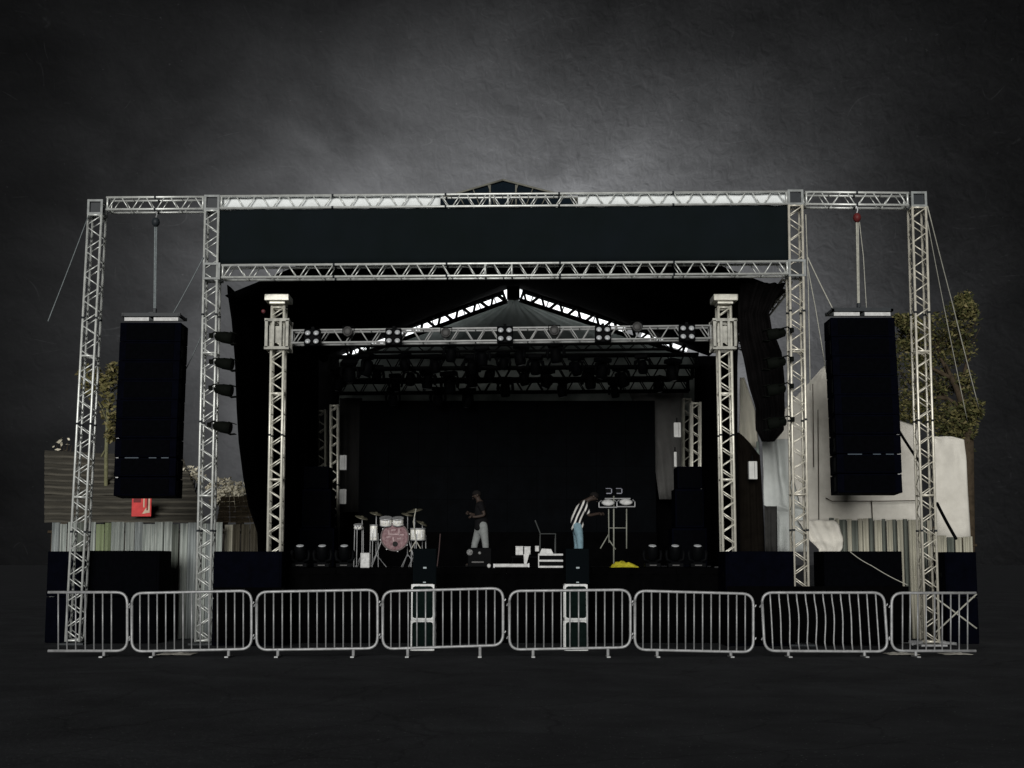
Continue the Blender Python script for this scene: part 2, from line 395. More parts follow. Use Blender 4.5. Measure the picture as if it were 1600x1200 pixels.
for a_, c_ in ((rg, lf), (rg, rf_)):
    for k in range(2):
        off = Vector((0, -.05, -.08-.28*k)); gb.path([a_+off, a_.lerp(c_, .33)+off], .025, 8)
    for i in range(5):
        u0, u1, um = i/16, (i+1)/16, (i+.5)/16
        gb.path([a_.lerp(c_, u0)+Vector((0, -.05, -.08)), a_.lerp(c_, um)+Vector((0, -.05, -.36))], .014, 6)
        gb.path([a_.lerp(c_, um)+Vector((0, -.05, -.36)), a_.lerp(c_, u1)+Vector((0, -.05, -.08))], .014, 6)
build('front_gable_truss', gb, BANNER, roof, smooth=True)
build('ridge_cap', MB().path([rg+Vector((0, -.03, -.02)), rgb+Vector((0, 0, .0))], .035, 6), BLACK, roof)
g0, g1, g2 = P(622, 329, RF-.12), P(786, 280.5, RF-.12), P(950, 323, RF-.12)
build('gable_cloth', MB().prism([g0, g2, g1], (0, .02, 0)), mat('navy_gable_cloth', (.0065, .011, .016), .9, .3, 4, .2, .02), roof)
gb = MB(); dn = Vector((0, -.04, 0))
for q in (g0, g2): gb.path([g1+dn-Vector((0, 0, .02)), q+dn-Vector((0, 0, .02))], .022, 6)
for i in range(1, 7):
    for q in (g0, g2):
        a_ = g1.lerp(q, i/7); b_ = g1.lerp(q, max(0, i-.55)/7); gb.path([a_+dn-Vector((0, 0, .03)), Vector((b_.x, a_.y-.04, g0.z+.02))], .012, 5)
for dx in (-.27, .27): gb.path([g1+dn+Vector((dx, 0, -.13)), Vector((g1.x+dx, g1.y-.04, g0.z))], .02, 6)
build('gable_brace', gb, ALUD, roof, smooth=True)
# rear gable: two sloping trusses with glowing panels added behind them in place of bright sky
for lab, a_, b_ in (('left sloping rear gable truss crossed by dark braces', (541, 553), (790, 462)), ('right sloping rear gable truss crossed by dark braces', (1071, 545), (814, 460))):
    truss('gable_truss', lab, 'truss', P(*a_, RB-.35), P(*b_, RB-.35), .27, .52, .034, .024, DARKTRUSS, 'sloping trusses of the rear gable', joints=False)
for lab, a_, b_ in (('row of glowing panels added for bright sky behind the left rear gable truss', (530, 557), (797, 459)), ('row of glowing panels added for bright sky behind the right rear gable truss', (1075, 546), (807, 459))):
    n = 11; t = thing('gable_sky_strip', lab, 'sky stand-in', P(*a_, RB-.02), 'glowing sky panel rows of the rear gable')
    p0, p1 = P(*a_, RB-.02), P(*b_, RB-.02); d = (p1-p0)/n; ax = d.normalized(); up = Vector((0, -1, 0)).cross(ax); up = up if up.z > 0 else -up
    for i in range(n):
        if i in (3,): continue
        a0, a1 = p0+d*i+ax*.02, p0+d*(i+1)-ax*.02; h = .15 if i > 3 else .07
        build('sky_glow_panel', MB().prism([a0-up*h, a1-up*h, a1+up*h, a0+up*h], (0, .02, 0)), SKYGLOW, t)
hub = MB().box(P(802, 458, RB-.3), (.36, .3, .34)); tag(build('ridge_hub', hub, DARKTRUSS, bevel=.02), 'dark hub joining the two sloping rear gable trusses', 'hub')

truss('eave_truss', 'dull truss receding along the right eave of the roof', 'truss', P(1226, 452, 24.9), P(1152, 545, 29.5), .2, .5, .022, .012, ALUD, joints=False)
# rear cloth under the gable, side cloths
def rowcloth(name, rows, m, label, cat, n=24, fold=.05, fr=9.0, group=None, thick=.006, seed=0, parent=None, sub=5):
    """rows: (py, left px, right px, Yleft, Yright)"""
    out = []
    for i in range(len(rows)-1):
        for s in range(sub):
            w = s/sub; out.append([rows[i][k]*(1-w)+rows[i+1][k]*w for k in range(5)])
    out.append(rows[-1]); gr = []
    for q, (py, xl, xr, Ya, Yb) in enumerate(out):
        r = []
        for j in range(n+1):
            u = j/n; p = P(xl+(xr-xl)*u, py, Ya+(Yb-Ya)*u)
            p.y += fold*(math.sin(u*fr*2*math.pi+1.3*noise.noise((q*.13, seed, 0)))*.5+1.2*noise.noise((u*4, q*.22, seed))); r.append(p)
        gr.append(r)
    o = build(name, MB().grid(gr), m, parent, smooth=True, thick=thick)
    if parent is None: tag(o, label, cat, group)
    return o
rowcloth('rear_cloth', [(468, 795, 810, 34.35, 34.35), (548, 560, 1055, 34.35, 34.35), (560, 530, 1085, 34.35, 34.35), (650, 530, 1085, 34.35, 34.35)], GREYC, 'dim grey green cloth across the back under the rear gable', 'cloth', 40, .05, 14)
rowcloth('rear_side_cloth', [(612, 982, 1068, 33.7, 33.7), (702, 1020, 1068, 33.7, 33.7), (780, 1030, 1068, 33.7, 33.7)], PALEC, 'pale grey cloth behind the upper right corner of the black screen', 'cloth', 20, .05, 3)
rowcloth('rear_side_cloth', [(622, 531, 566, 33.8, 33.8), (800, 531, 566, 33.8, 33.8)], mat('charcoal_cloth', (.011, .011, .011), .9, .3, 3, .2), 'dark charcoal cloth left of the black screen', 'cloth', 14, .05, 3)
rowcloth('rear_drape', [(556, 470, 1145, 34.7, 34.7), (884, 470, 1145, 34.7, 34.7)], BLACK, 'black drape closing the back of the stage', 'curtain', 60, .06, 20)
# left and right wing drapes running back along the stage sides
def wing(edge, rear, label, fold=.07):
    gr = []
    for (px, py) in edge:
        r = []
        for j in range(40):
            v = j/39; Y = 25.1+8.6*v; e = P(px, py, 25.1); q = PX(rear, 33.7, max(e.z, .05))
            p = e.lerp(Vector((q.x, q.y, e.z)), v); p.x += fold*math.sin(v*40+py*.004)*min(1, v*6); r.append(p)
        gr.append(r)
    return tag(build('wing_drape', MB().grid(gr), BLACK, smooth=True, thick=.01), label, 'curtain', 'black drapes along the stage sides')
wing([(355, 445), (356, 460), (362, 500), (367, 560), (370, 640), (373, 690), (380, 745), (388, 790), (402, 832), (404, 900), (404, 990)], 500, 'black drape hanging along the left side of the stage')
wing([(1160, 470), (1154, 520), (1152, 570), (1152, 700), (1155, 780), (1156, 860), (1156, 990)], 1112, 'black drape along the right side of the stage behind the right stage tower', .03)
rowcloth('hanging_cloth', [(442, 1158, 1228, 25.0, 24.6), (470, 1155, 1212, 25.0, 24.7), (490, 1153, 1201, 25, 24.7), (515, 1154, 1206, 25, 24.7), (550, 1158, 1222, 25, 24.8), (600, 1171, 1226, 25, 24.8), (640, 1180, 1226, 25, 24.8), (672, 1181, 1225, 25, 24.8), (690, 1190, 1210, 25, 24.8)],
         mat('smoky_black_cloth', (.004, .0036, .0038), .95, .5, 2.5, .3, .02), 'black cloth bunched beside the lamps of the inner right tower', 'curtain', 26, .10, 5)
rowcloth('skirt_cloth', [(676, 1151, 1155, 26, 26), (692, 1152, 1172, 26, 26), (712, 1152, 1187, 26, 26), (790, 1152, 1192, 26, 26), (872, 1152, 1196, 26, 26)], mat('brown_black_cloth', (.006, .005, .004), .95, .4, 3, .3, .02), 'brownish black cloth hanging low behind the right stage tower', 'curtain', 16, .06, 4)

# ------------------------------------------------------------------ stage deck
FZ = 1.5
xl, xr = PX(392, 24.7, FZ).x, PX(1190, 24.7, FZ).x
st = thing('stage', 'black stage deck with a black front skirt', 'stage', ((xl+xr)/2, 24.7, 0))
for i in range(6):
    for j in range(5):
        w, d = (xr-xl)/6, 9.4/5
        build('deck_panel', MB().box((xl+w*(i+.5), 24.7+d*(j+.5), FZ-.06), (w-.012, d-.012, .12)), BLACK, st)
gr = []
for i in range(6): gr.append([Vector((xl+(xr-xl)*j/240, 24.72+.025*math.sin(j*1.1)+.02*noise.noise((j*.1, i*.3, 0)), (FZ-.125)*(1-i/5)+.005)) for j in range(241)])
build('front_skirt', MB().grid(gr), BLACK, st, smooth=True, thick=.006)
lg = MB()
for i in range(7):
    for j in range(4): lg.path([(xl+.1+(xr-xl-.2)*i/6, 25.0+j*2.9, 0), (xl+.1+(xr-xl-.2)*i/6, 25.0+j*2.9, FZ-.12)], .03, 6)
build('deck_leg', lg, STEEL, st)

# ------------------------------------------------------------------ stage towers and mid truss
G3 = 'truss towers standing at the stage front'
SY = 25.45
for lab, x0, x1, mm in (('left stage truss tower rising from the stage deck beside the left drape', 427.5, 434.5, ALUB), ('right stage truss tower rising from the stage deck beside the right drape', 1140, 1132, ALUB)):
    p0 = PX(x0, SY, FZ); p1 = P(x1, 478, SY)
    t = thing('stage_tower', lab, 'truss tower', p0, G3)
    truss('stage_tower', '', '', p0+Vector((0, 0, .02)), p1, .26, .46, .029, .0145, mm, root=t, frames=(.33, .66), top=.45)
    c = P(x1-.8*(1 if x1 < 800 else -1), 466, SY)
    build('head_block', MB().box(c+Vector((0, .13, .0)), (.52, .5, .14)).box(c+Vector((0, .13, -.1)), (.34, .36, .06)), mm, t, bevel=.012)
    s = P(x1-.5, 523, SY); mb = MB()
    for sx in (-.22, .22):
        for sy in (-.1, .36): mb.box(s+Vector((sx, sy, 0)), (.06, .06, .58))
    for z in (-.30, .30):
        for sy in (-.1, .36): mb.box(s+Vector((0, sy, z)), (.52, .06, .06))
        for sx in (-.22, .22): mb.box(s+Vector((sx, .13, z)), (.055, .40, .055))
    mb.box(s+Vector((-.08, -.1, 0)), (.05, .05, .55)).box(s+Vector((.08, -.1, 0)), (.05, .05, .55))
    SLV = mat('sleeve_metal', (.42, .42, .38), .55, .4, 7, .15, .2); build('sleeve_block', mb, SLV, t)
    build('sleeve_plate', MB().box(s+Vector((0, -.02, 0)), (.30, .03, .36)), SLV, t)
    build('foot_plate', MB().box(p0+Vector((0, .13, .015)), (.5, .5, .03)), STEEL, t)
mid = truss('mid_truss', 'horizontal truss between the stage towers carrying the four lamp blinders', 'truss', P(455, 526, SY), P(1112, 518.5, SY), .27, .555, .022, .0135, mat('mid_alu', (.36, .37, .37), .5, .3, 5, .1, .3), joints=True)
# rear truss towers and dim rear trusses with hanging lights
G4 = 'rear truss towers beside the screen'
for lab, x, y0, y1, Y in (('rear truss tower left of the black screen', 522, 632, 848, 32.5), ('dull rear truss tower near the left drape', 502, 640, 830, 33.2),
                          ('rear truss tower right of the black screen', 1074, 622, 850, 32.5), ('tan rear truss tower near the right drape', 1088, 628, 850, 32.0)):
    p0 = PX(x, Y, FZ+.01); p1 = P(x, y0, Y)
    t = thing('rear_tower', lab, 'truss tower', p0, G4)
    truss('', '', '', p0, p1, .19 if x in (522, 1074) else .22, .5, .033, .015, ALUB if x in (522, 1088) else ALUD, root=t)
G5 = 'dark trusses under the roof'
for lab, y, Y, xa, xb in (('upper dark rear truss hung with lights', 566, 29.5, 512, 1092), ('middle dark rear truss hung with lights', 584, 31.2, 520, 1085), ('lowest dark rear truss just above the black screen', 605, 32.6, 528, 1078)):
    truss('rear_truss', lab, 'truss', P(xa, y, Y), P(xb, y-4, Y), .30, .55, .032, .016, DARKTRUSS, G5, joints=False)

# LED screen
s0, s1 = P(562, 626, 33.3), P(1060, 832, 33.3)
sc = thing('led_screen', 'huge black screen filling the back of the stage', 'screen', ((s0.x+s1.x)/2, 33.3, FZ))
nx, ny = 10, 4; xa, xb = s0.x, P(1024, 700, 33.3).x; za, zb = s1.z, s0.z
for i in range(nx):
    for j in range(ny):
        w, h = (xb-xa)/nx, (zb-za)/ny
        build('screen_panel', MB().box((xa+w*(i+.5), 33.3+.04, za+h*(j+.5)), (w-.006, .08, h-.006)), SCREEN, sc)
build('back_plate', MB().box(((xa+xb)/2, 33.45, (za+zb)/2), (xb-xa, .1, zb-za)), SCREEN, sc)
build('screen_plinth', MB().box(((xa+xb)/2, 33.36, (FZ+za)/2), (xb-xa, .3, za-FZ-.01)), BLACK, sc)
rowcloth('side_screen_cloth', [(626, 1024, 1060, 33.5, 33.5), (700, 1024, 1062, 33.5, 33.5), (860, 1024, 1066, 33.5, 33.5)], BLACK, 'black cloth right of the black screen', 'curtain', 12, .03, 3) if False else None

# ------------------------------------------------------------------ stage lamps
def moving_head(label, loc, hang=False):
    t = thing('moving_light', label, 'stage light', (0, 0, 0))
    build('base', MB().box((0, 0, .055), (.32, .26, .09)).box((0, 0, .11), (.2, .2, .03)), BLACKM, t, bevel=.012)
    mb = MB()
    for sx in (-1, 1): mb.path([(sx*.06, 0, .13), (sx*.165, 0, .17), (sx*.18, 0, .28), (sx*.165, 0, .36)], [.03, .035, .035, .03], 8)
    build('yoke', mb, BLACKM, t, smooth=True)
    ax = Vector((0, -.34, .94)).normalized()
    build('head', MB().lathe(Vector((0, 0, .31))-ax*.16, ax, [(0, .06), (.03, .095), (.12, .118), (.24, .118), (.30, .105), (.31, .09)], 18), BLACKM, t, smooth=True)
    build('lens', MB().lathe(Vector((0, 0, .31))+ax*.146, ax, [(0, .086), (.012, .07), (.02, .03)], 18), LENS, t, smooth=True)
    build('front_badge', MB().box((0, -.133, .055), (.14, .006, .018)), mat('dull_print', (.10, .10, .10), .6, .3, 30), t)
    t.location = loc; return t
G6 = 'moving lights standing along the stage front'
proto = None
for i, (px, where) in enumerate(((469, 'left'), (503.5, 'left'), (538, 'left'), (1019.5, 'right'), (1055, 'right'), (1090, 'right'))):
    lab = '%s black moving light of the three on the stage floor at the %s' % (('leftmost', 'middle', 'rightmost')[i % 3], where)
    p = PX(px, 24.95, FZ)
    if proto is None: proto = moving_head(lab, p); proto['group'] = G6
    else: dup(proto, p, None, lab, G6)
hang = [(574, 564), (589, 582), (619, 597), (631, 564), (643, 584), (668, 588), (682, 566), (701, 592), (737, 566), (739, 586), (752, 552), (705, 546), (767, 583), (614, 618), (685, 616), (731, 618), (785, 562), (815, 550), (820, 586), (837, 566), (867, 546), (855, 588), (900, 568), (922, 586), (942, 571), (970, 583), (1002, 565), (1052, 573), (545, 575), (531, 590), (790, 600), (880, 604), (960, 608), (1030, 600)]
hang.sort(key=lambda q: q[0])
lh = {}
for px, py in hang:
    row = 'front' if py < 556 else 'upper' if py < 578 else 'middle' if py < 596 else 'lowest'
    lh.setdefault(row, []).append((px, py))
hp = None
for row, Y in (('front', 27.2), ('upper', 29.35), ('middle', 31.0), ('lowest', 32.4)):
    for i, (px, py) in enumerate(lh[row]):
        lab = '%s from the left of the dark hanging lights in the %s row under the roof' % (ORD[i], row)
        top = P(px, py-12, Y); s = random.uniform(.95, 1.25)
        if hp is None:
            hp = moving_head(lab, top)
            hp['group'] = 'dark lights hanging under the roof'; hp.rotation_euler = (math.pi, 0, .4); hp.name = 'hanging_light'
        else:
            d = dup(hp, top, (math.pi+random.uniform(-.15, .15), random.uniform(-.1, .1), random.uniform(-1.2, 1.2)), lab, 'dark lights hanging under the roof', s); d.name = 'hanging_light'
truss('front_lamp_bar', 'thin dark bar truss just behind the mid truss', 'truss', P(560, 545, 27.2), P(1050, 540, 27.2), .14, .5, .02, .01, DARKTRUSS, joints=False)
# four lamp blinders on the mid truss
def blinder(label, c):
    t = thing('blinder_light', label, 'stage light', (0, 0, 0), 'four lamp blinders on the mid truss')
    build('housing', MB().box((0, .07, 0), (.34, .14, .36)), BLACKM, t, bevel=.015)
    for sx in (-1, 1):
        for sz in (-1, 1):
            o = Vector((sx*.088, -.005, sz*.088))
            rim = build('lamp_rim', MB().lathe(o, (0, -1, 0), [(0, .076), (.02, .076), (.02, .068), (.0, .066)], 16), BLACKM, t, smooth=True)
            build('lamp', MB().lathe(o+Vector((0, -.004, 0)), (0, -1, .45), [(0, .064), (.02, .052), (.032, .02)], 16), LENS, rim, smooth=True)
    build('clamp', MB().box((0, .1, .2), (.06, .06, .08)), BLACKM, t)
    t.location = c; return t
bp_ = None
for px, py, nm in ((487.5, 527, 'leftmost'), (614.5, 526, 'second from the left'), (789, 522.5, 'middle'), (942.5, 521.5, 'second from the right'), (1074, 519.5, 'rightmost')):
    lab = 'four lamp blinder light on the mid truss, %s of five' % nm
    c = P(px, py, SY-.20)
    if bp_ is None: bp_ = blinder(lab, c)
    else: dup(bp_, c, None, lab)
cp = None
for px, py, nm in ((544, 519, 'leftmost'), (697, 521, 'second from the left'), (866, 517.5, 'third from the left'), (995, 512, 'rightmost')):
    lab = 'round grey spotlight between blinders on the mid truss, %s of four' % nm; c = P(px, py, SY-.06)
    if cp is None:
        cp = thing('spotlight', lab, 'stage light', (0, 0, 0), 'round spotlights on the mid truss')
        build('can', MB().lathe((0, .1, 0), (0, -1, 0), [(0, .06), (.05, .10), (.2, .105), (.22, .10), (.22, .09), (.2, .088)], 20), CAN, cp, smooth=True)
        build('glass', MB().lathe((0, -.098, 0), (0, -1, 0), [(0, .087), (.01, .06), (.014, .02)], 20), CAN, cp, smooth=True)
        build('bracket', MB().path([(-.12, .02, 0), (-.12, .02, .13), (.12, .02, .13), (.12, .02, 0)], .012, 6), BLACKM, cp)
        cp.location = c
    else: dup(cp, c, None, lab)
# cannon lamps on the inner towers
sp = None
for px, py, rz, lab in ((336, 527, 0, 'topmost of the four lamps on the inner left tower'), (336, 568, 0, 'second lamp from the top on the inner left tower'), (335, 609, 0, 'third lamp from the top on the inner left tower'), (333, 667, 0, 'lowest of the four lamps on the inner left tower'),
                        (1228, 521, 1, 'topmost of the four lamps on the inner right tower'), (1228, 566, 1, 'second lamp from the top on the inner right tower'), (1228, 608, 1, 'third lamp from the top on the inner right tower'), (1229, 660, 1, 'lowest of the four lamps on the inner right tower')):
    c = P(px, py, 23.95 if rz == 0 else 23.75)
    if sp is None:
        sp = thing('tower_lamp', 'wedge shaped black lamp, ' + lab, 'stage light', (0, 0, 0), 'black lamps clamped to the inner towers')
        ax = Vector((1, -.1, -.18)).normalized()
        M1 = mat('lamp_black_green', (.0045, .0055, .0045), .7, .3, 10, .1, .02)
        build('lamp_body', MB().lathe((.0, 0, .03), ax, [(0, .03), (.03, .085), (.16, .11), (.17, .115), (.36, .12), (.37, .10)], 14), M1, sp, smooth=True)
        for sg_, an_ in ((1, .3), (-1, -.1)): build('barn_door', MB().box(Vector((.0, 0, .03))+ax*.40+Vector((0, 0, sg_*.11)), (.13, .2, .012), Matrix.Rotation(an_, 3, 'Y')), M1, sp)
        build('lamp_bracket', MB().path([(-.12, .05, .06), (-.02, .06, .12), (.16, .12, .06)], .015, 6).box((-.10, .08, .05), (.07, .07, .09)), M1, sp)
        sp.location = c
    else: dup(sp, c, (0, 0, math.pi) if rz else None, 'wedge shaped black lamp, ' + lab)

# ------------------------------------------------------------------ hanging loudspeaker columns
def line_array(label, x0, x1, ytop, ybot, Y, n, drift, bevel_side, hx, hy, hoistmat, group):
    w = (x1-x0)*Y/F; zt, zb = P(x0, ytop+8, Y).z, P(x0, ybot, Y).z; ch = (zt-zb)/n
    cx = P((x0+x1)/2, ytop, Y).x
    t = thing('line_array', label, 'loudspeaker', (cx, Y, zb), group)
    for i in range(n):
        z = zt-ch*(i+.5); dx = drift*(i/(n-1)); tilt = R(-1.0-.55*max(0, i-4)); rot = Matrix.Rotation(tilt, 3, 'X')
        y = Y+.28+.012*max(0, i-4)**1.5
        c = build('cabinet', MB().box((cx+dx, y, z), (w, .52, ch-(.004 if i < 6 else .016)), rot), NAVY, t, bevel=.008)
        build('grille', MB().box(Vector((cx+dx, y, z))+rot @ Vector((0, -.266, 0)), (w*.78, .01, ch*.80), rot), BLACKB, c)
        if i: build('rigging_link', MB().box((cx+dx-w*.46*bevel_side, y-.1, z+ch*.5), (.05, .3, .018)), STEEL if i >= n-3 else BLACKM, c)
        if i == n-2:
            for sx in (-.22, .12, .32): build('rigging_bar', MB().box((cx+dx+w*sx, y-.268, z+ch*.5), (w*(.22 if sx < 0 else .12), .012, .016)), mat('blue_grey_metal', (.06, .085, .11), .5), c)
        for sx in (-1, 1): build('side_plate', MB().box((cx+dx+sx*(w*.5+.004), y-.12, z), (.012, .12, ch*.7)), BLACKM, c)
    zf = P(x0, ytop, Y).z
    build('flying_frame', MB().box((cx, Y+.03, zf+.06), (w*.96, .06, .07)).box((cx, Y+.5, zf+.06), (w*.96, .06, .07)).box((cx, Y+.26, zf+.07), (.10, .5, .09)).box((cx-w*.46, Y+.26, zf+.05), (.05, .52, .05)).box((cx+w*.46, Y+.26, zf+.05), (.05, .52, .05)), JOINT, t)
    build('frame_plate', MB().box((cx-w*.24, Y+.05, zf-.025), (w*.40, .02, .07)).box((cx+w*.24, Y+.05, zf-.025), (w*.40, .02, .07)), PLAST, t)
    # chain hoist
    hp = P(hx, hy, Y+.1)
    h = thing('chain_hoist', ('dark' if hoistmat is JOINT else 'dark red') + ' chain hoist above the ' + ('left' if cx < 0 else 'right') + ' hanging loudspeaker column', 'hoist', hp, 'chain hoists')
    build('motor', MB().lathe(hp+Vector((0, 0, .09)), (0, 0, -1), [(0, .03), (.03, .065), (.09, .082), (.14, .07), (.19, .03)], 14), hoistmat, h, smooth=True)
    build('top_hook', MB().path([hp+Vector((0, 0, .09)), hp+Vector((.02, 0, .16)), hp+Vector((-.01, 0, .23)), hp+Vector((0, .1, .30))], .014, 6), STEEL, h)
    e = Vector((cx, Y+.26, zf+.11))
    build('chain', MB().path([hp+Vector((-.012, 0, -.08)), e+Vector((-.012, 0, .12))], .018, 6).path([hp+Vector((.02, 0, -.08)), e+Vector((.012, 0, .12))], .012, 6), CABLE if hoistmat is JOINT else CABLEW, h)
    build('bottom_hook', MB().box(e+Vector((0, 0, .06)), (.07, .07, .14)), JOINT, h, bevel=.01)
    return t
G7 = 'hanging loudspeaker columns'
line_array('tall black loudspeaker column hanging between the two left towers', 187, 284, 496, 776, 24.1, 9, -.05, 1, 243.5, 347, JOINT, G7)
line_array('tall blue black loudspeaker column hanging between the two right towers', 1297, 1399, 488, 771, 23.7, 9, .07, -1, 1339, 340, REDH, G7)
# drop rope on right array, guy ropes
def rope(label, pts, r=.010, m=CABLE, group='guy ropes of the towers'):
    q = [P(*p) for p in pts]; fine = []
    for i in range(len(q)-1):
        for s in range(6): fine.append(q[i].lerp(q[i+1], s/6)+Vector((0, 0, -.02*math.sin(s/6*math.pi))))
    fine.append(q[-1]); tag(build('guy_rope', MB().path(fine, r, 5), m, smooth=True), label, 'rope', group)
rope('slack pale rope beside the hoist chain of the right loudspeaker column', [(1343, 347, 23.8), (1349, 400, 23.85), (1354, 484, 23.9)], .009, CABLEW)
rope('guy rope slanting out from the outer left tower', [(139, 335, 24.2), (75, 502, 22.6)])
rope('thin rope from the inner left tower to the top of the left loudspeaker column', [(318, 402, 24.1), (268, 494, 24.4)])
rope('lower thin rope from the inner left tower behind the left loudspeaker column', [(319, 515, 24.2), (289, 580, 24.9), (245, 668, 25.6)])
rope('rope from the inner right tower to the top of the right loudspeaker column', [(1260, 398, 23.9), (1304, 488, 23.9)], .014, CABLEW)
rope('rope from the inner right tower passing behind the right loudspeaker column', [(1261, 410, 24), (1274, 480, 24.2), (1292, 585, 24.6)], .011, CABLEW)
rope('nearly upright rope just right of the inner right tower', [(1259, 335, 23.7), (1263, 450, 24.0), (1266, 610, 24.3)], .011, CABLEW)
rope('outermost guy rope right of the outer right tower', [(1449, 322, 23.9), (1488, 474, 25.5), (1530, 640, 27.2)], .013, CABLEW)
rope('inner guy rope right of the outer right tower', [(1449, 345, 23.9), (1476, 485, 25.3), (1512, 660, 27.0)], .010, CABLEW)
rope('thick pole slanting down beside the left tarpaulin of the outer right tower', [(1404, 672, 26.2), (1437, 722, 25.4)], .03, BLACKM, 'dark slanting poles')
rope('thick pole slanting down over the right hand tarpaulin', [(1464, 786, 26.2), (1494, 842, 25.5)], .035, BLACKM, 'dark slanting poles')

# ------------------------------------------------------------------ ground loudspeaker boxes
G8 = 'black boxes along the stage foot'
def subbox(label, x0, x1, y0, Y, m):
    a, b = P(x0, y0, Y), P(x1, y0, Y); w = b.x-a.x; cx = (a.x+b.x)/2; h = a.z
    t = thing('subwoofer', label, 'loudspeaker', (cx, Y, 0), G8)
    for k in range(2):
        z = h*(.25+.5*k)
        c = build('cabinet', MB().box((cx, Y+.42, z), (w, .84, h/2-.012)), m, t, bevel=.012)
        build('grille', MB().box((cx, Y-.006, z), (w*.93, .012, h/2*.88)), m, c)
        for sx in (-1, 1): build('handle', MB().box((cx+sx*w*.49+.0, Y+.3, z), (.03, .2, .08)), BLACKM, c)
    return t
subbox('blue black box at the far left end beyond the outer left tower', 75, 128, 861, 24.75, NAVY)
subbox('wide black box between the outer left tower and the corrugated fence gap', 131, 250, 860, 24.55, BLACKB)
subbox('black box between the inner left tower and the left stage tower', 334, 441, 861, 23.9, NAVY)
subbox('black box in front of the right stage tower beside the inner right tower', 1133, 1240, 861, 23.75, NAVY)
subbox('black box right of the inner right tower', 1287, 1409, 861, 24.4, BLACKB)
subbox('black box at the far right end beyond the outer right tower', 1476, 1525, 862, 24.4, NAVY)
rowcloth('low_skirt', [(916, 1136, 1420, 23.6, 23.6), (1004, 1136, 1420, 23.6, 23.6)], BLACK, 'low black skirt cloth across the foot of the inner right tower', 'cloth', 60, .05, 22)
rowcloth('low_skirt', [(918, 334, 445, 23.7, 23.7), (1004, 334, 445, 23.7, 23.7)], BLACK, 'low black skirt cloth in front of the box by the inner left tower', 'cloth', 30, .05, 9)
# black fallen cloth by right inner tower
rowcloth('draped_cloth', [(791, 1195, 1214, 25.6, 25.6), (862, 1196, 1214, 25.5, 25.5)], mat('dark_grey_panel', (.022, .022, .021), .8, .4, 4), 'dark panel cloth standing beside the white flap on the right', 'cloth', 8, .03, 2)
rope('pale chain slanting down across the black box right of the inner right tower', [(1328, 862, 24.2), (1362, 884, 24.1), (1418, 914, 23.9)], .008, CABLEW, 'chains')

# ------------------------------------------------------------------ loudspeakers on cases at the crowd side
def case_stack(px, where):
    Y = 22.6; g8 = 'cases stacked before the stage'
    z = 0.0; c = PX(px, Y, 0)
    hts = [P(px, 968, Y).z-.01, P(px, 912, Y).z-P(px, 968, Y).z]
    for k, nm in ((0, 'lower'), (1, 'upper')):
        h = hts[k]; w = .435 - .01*k
        t = thing('flight_case', '%s silver edged dark case of the %s stack before the stage' % (nm, where), 'case', (c.x, Y, z), g8)
        build('case_panel', MB().box((c.x, Y+.25, z+h/2), (w-.04, .46, h-.02)), CASE, t)
        mb = MB(); e = .026
        for sx in (-1, 1):
            for yy in (0, .5):
                mb.box((c.x+sx*(w/2-e/2), Y+yy, z+h/2), (e, e, h-.008))
        for zz in (e/2+.004, h-e/2-.004):
            for yy in (0, .5): mb.box((c.x, Y+yy, z+zz), (w-2*e, e, e*(1.5)))
            for sx in (-1, 1): mb.box((c.x+sx*(w/2-e/2), Y+.25, z+zz), (e*.96, .5-e, e))
        build('edge_trim', mb, EDGE, t)
        for sx in (-1, 1):
            for zz, dz in ((.024, .07), (h-.024, -.07)):
                q = Vector((c.x+sx*(w/2-.003), Y-.016, z+zz)); zo = -.02 if dz > 0 else .02
                build('corner_plate', MB().prism([q+Vector((0, 0, zo)), q+Vector((-sx*.085, 0, zo)), q+Vector((-sx*.085, 0, 0)), q+Vector((-sx*.028, 0, dz*.45)), q+Vector((-sx*.022, 0, dz)), q+Vector((0, 0, dz))], (0, .006, 0)), EDGE, t)
        for i in range(2): build('latch', MB().box((c.x+(-.07+.14*i), Y-.02, z+h-.02), (.035, .012, .03)), STEEL, t)
        z += h
    h = P(px, 857, Y).z-z; w = .44
    t = thing('loudspeaker', 'black loudspeaker on top of the %s stack of silver edged cases' % where, 'loudspeaker', (c.x+.03, Y, z), 'loudspeakers on the case stacks')
    build('cabinet', MB().prism([(c.x+.03-w/2, Y, z+.004), (c.x+.03+w/2, Y, z+.004), (c.x+.03+w/2-.08, Y+.42, z+.004), (c.x+.03-w/2+.08, Y+.42, z+.004)], (0, 0, h-.004)), mat('speaker_green_black', (.002, .0036, .0045), .7, .3, 8, .1, .02), t, bevel=.01)
    build('grille', MB().box((c.x+.03, Y-.008, z+h*.5), (w*.9, .014, h*.9)), mat('speaker_grille', (.0016, .003, .004), .7, .3, 60, .3, .02), t)
    build('badge', MB().box((c.x+.035, Y-.018, z+h*.46), (.06, .006, .03)), mat('badge_grey', (.30, .36, .38), .4, .1, 8), t)
    build('bottom_badge', MB().box((c.x+.03, Y-.018, z+.035), (.05, .006, .022)), mat('badge_grey', (.3, .3, .3)), t)
case_stack(660, 'left'); case_stack(900.5, 'right')

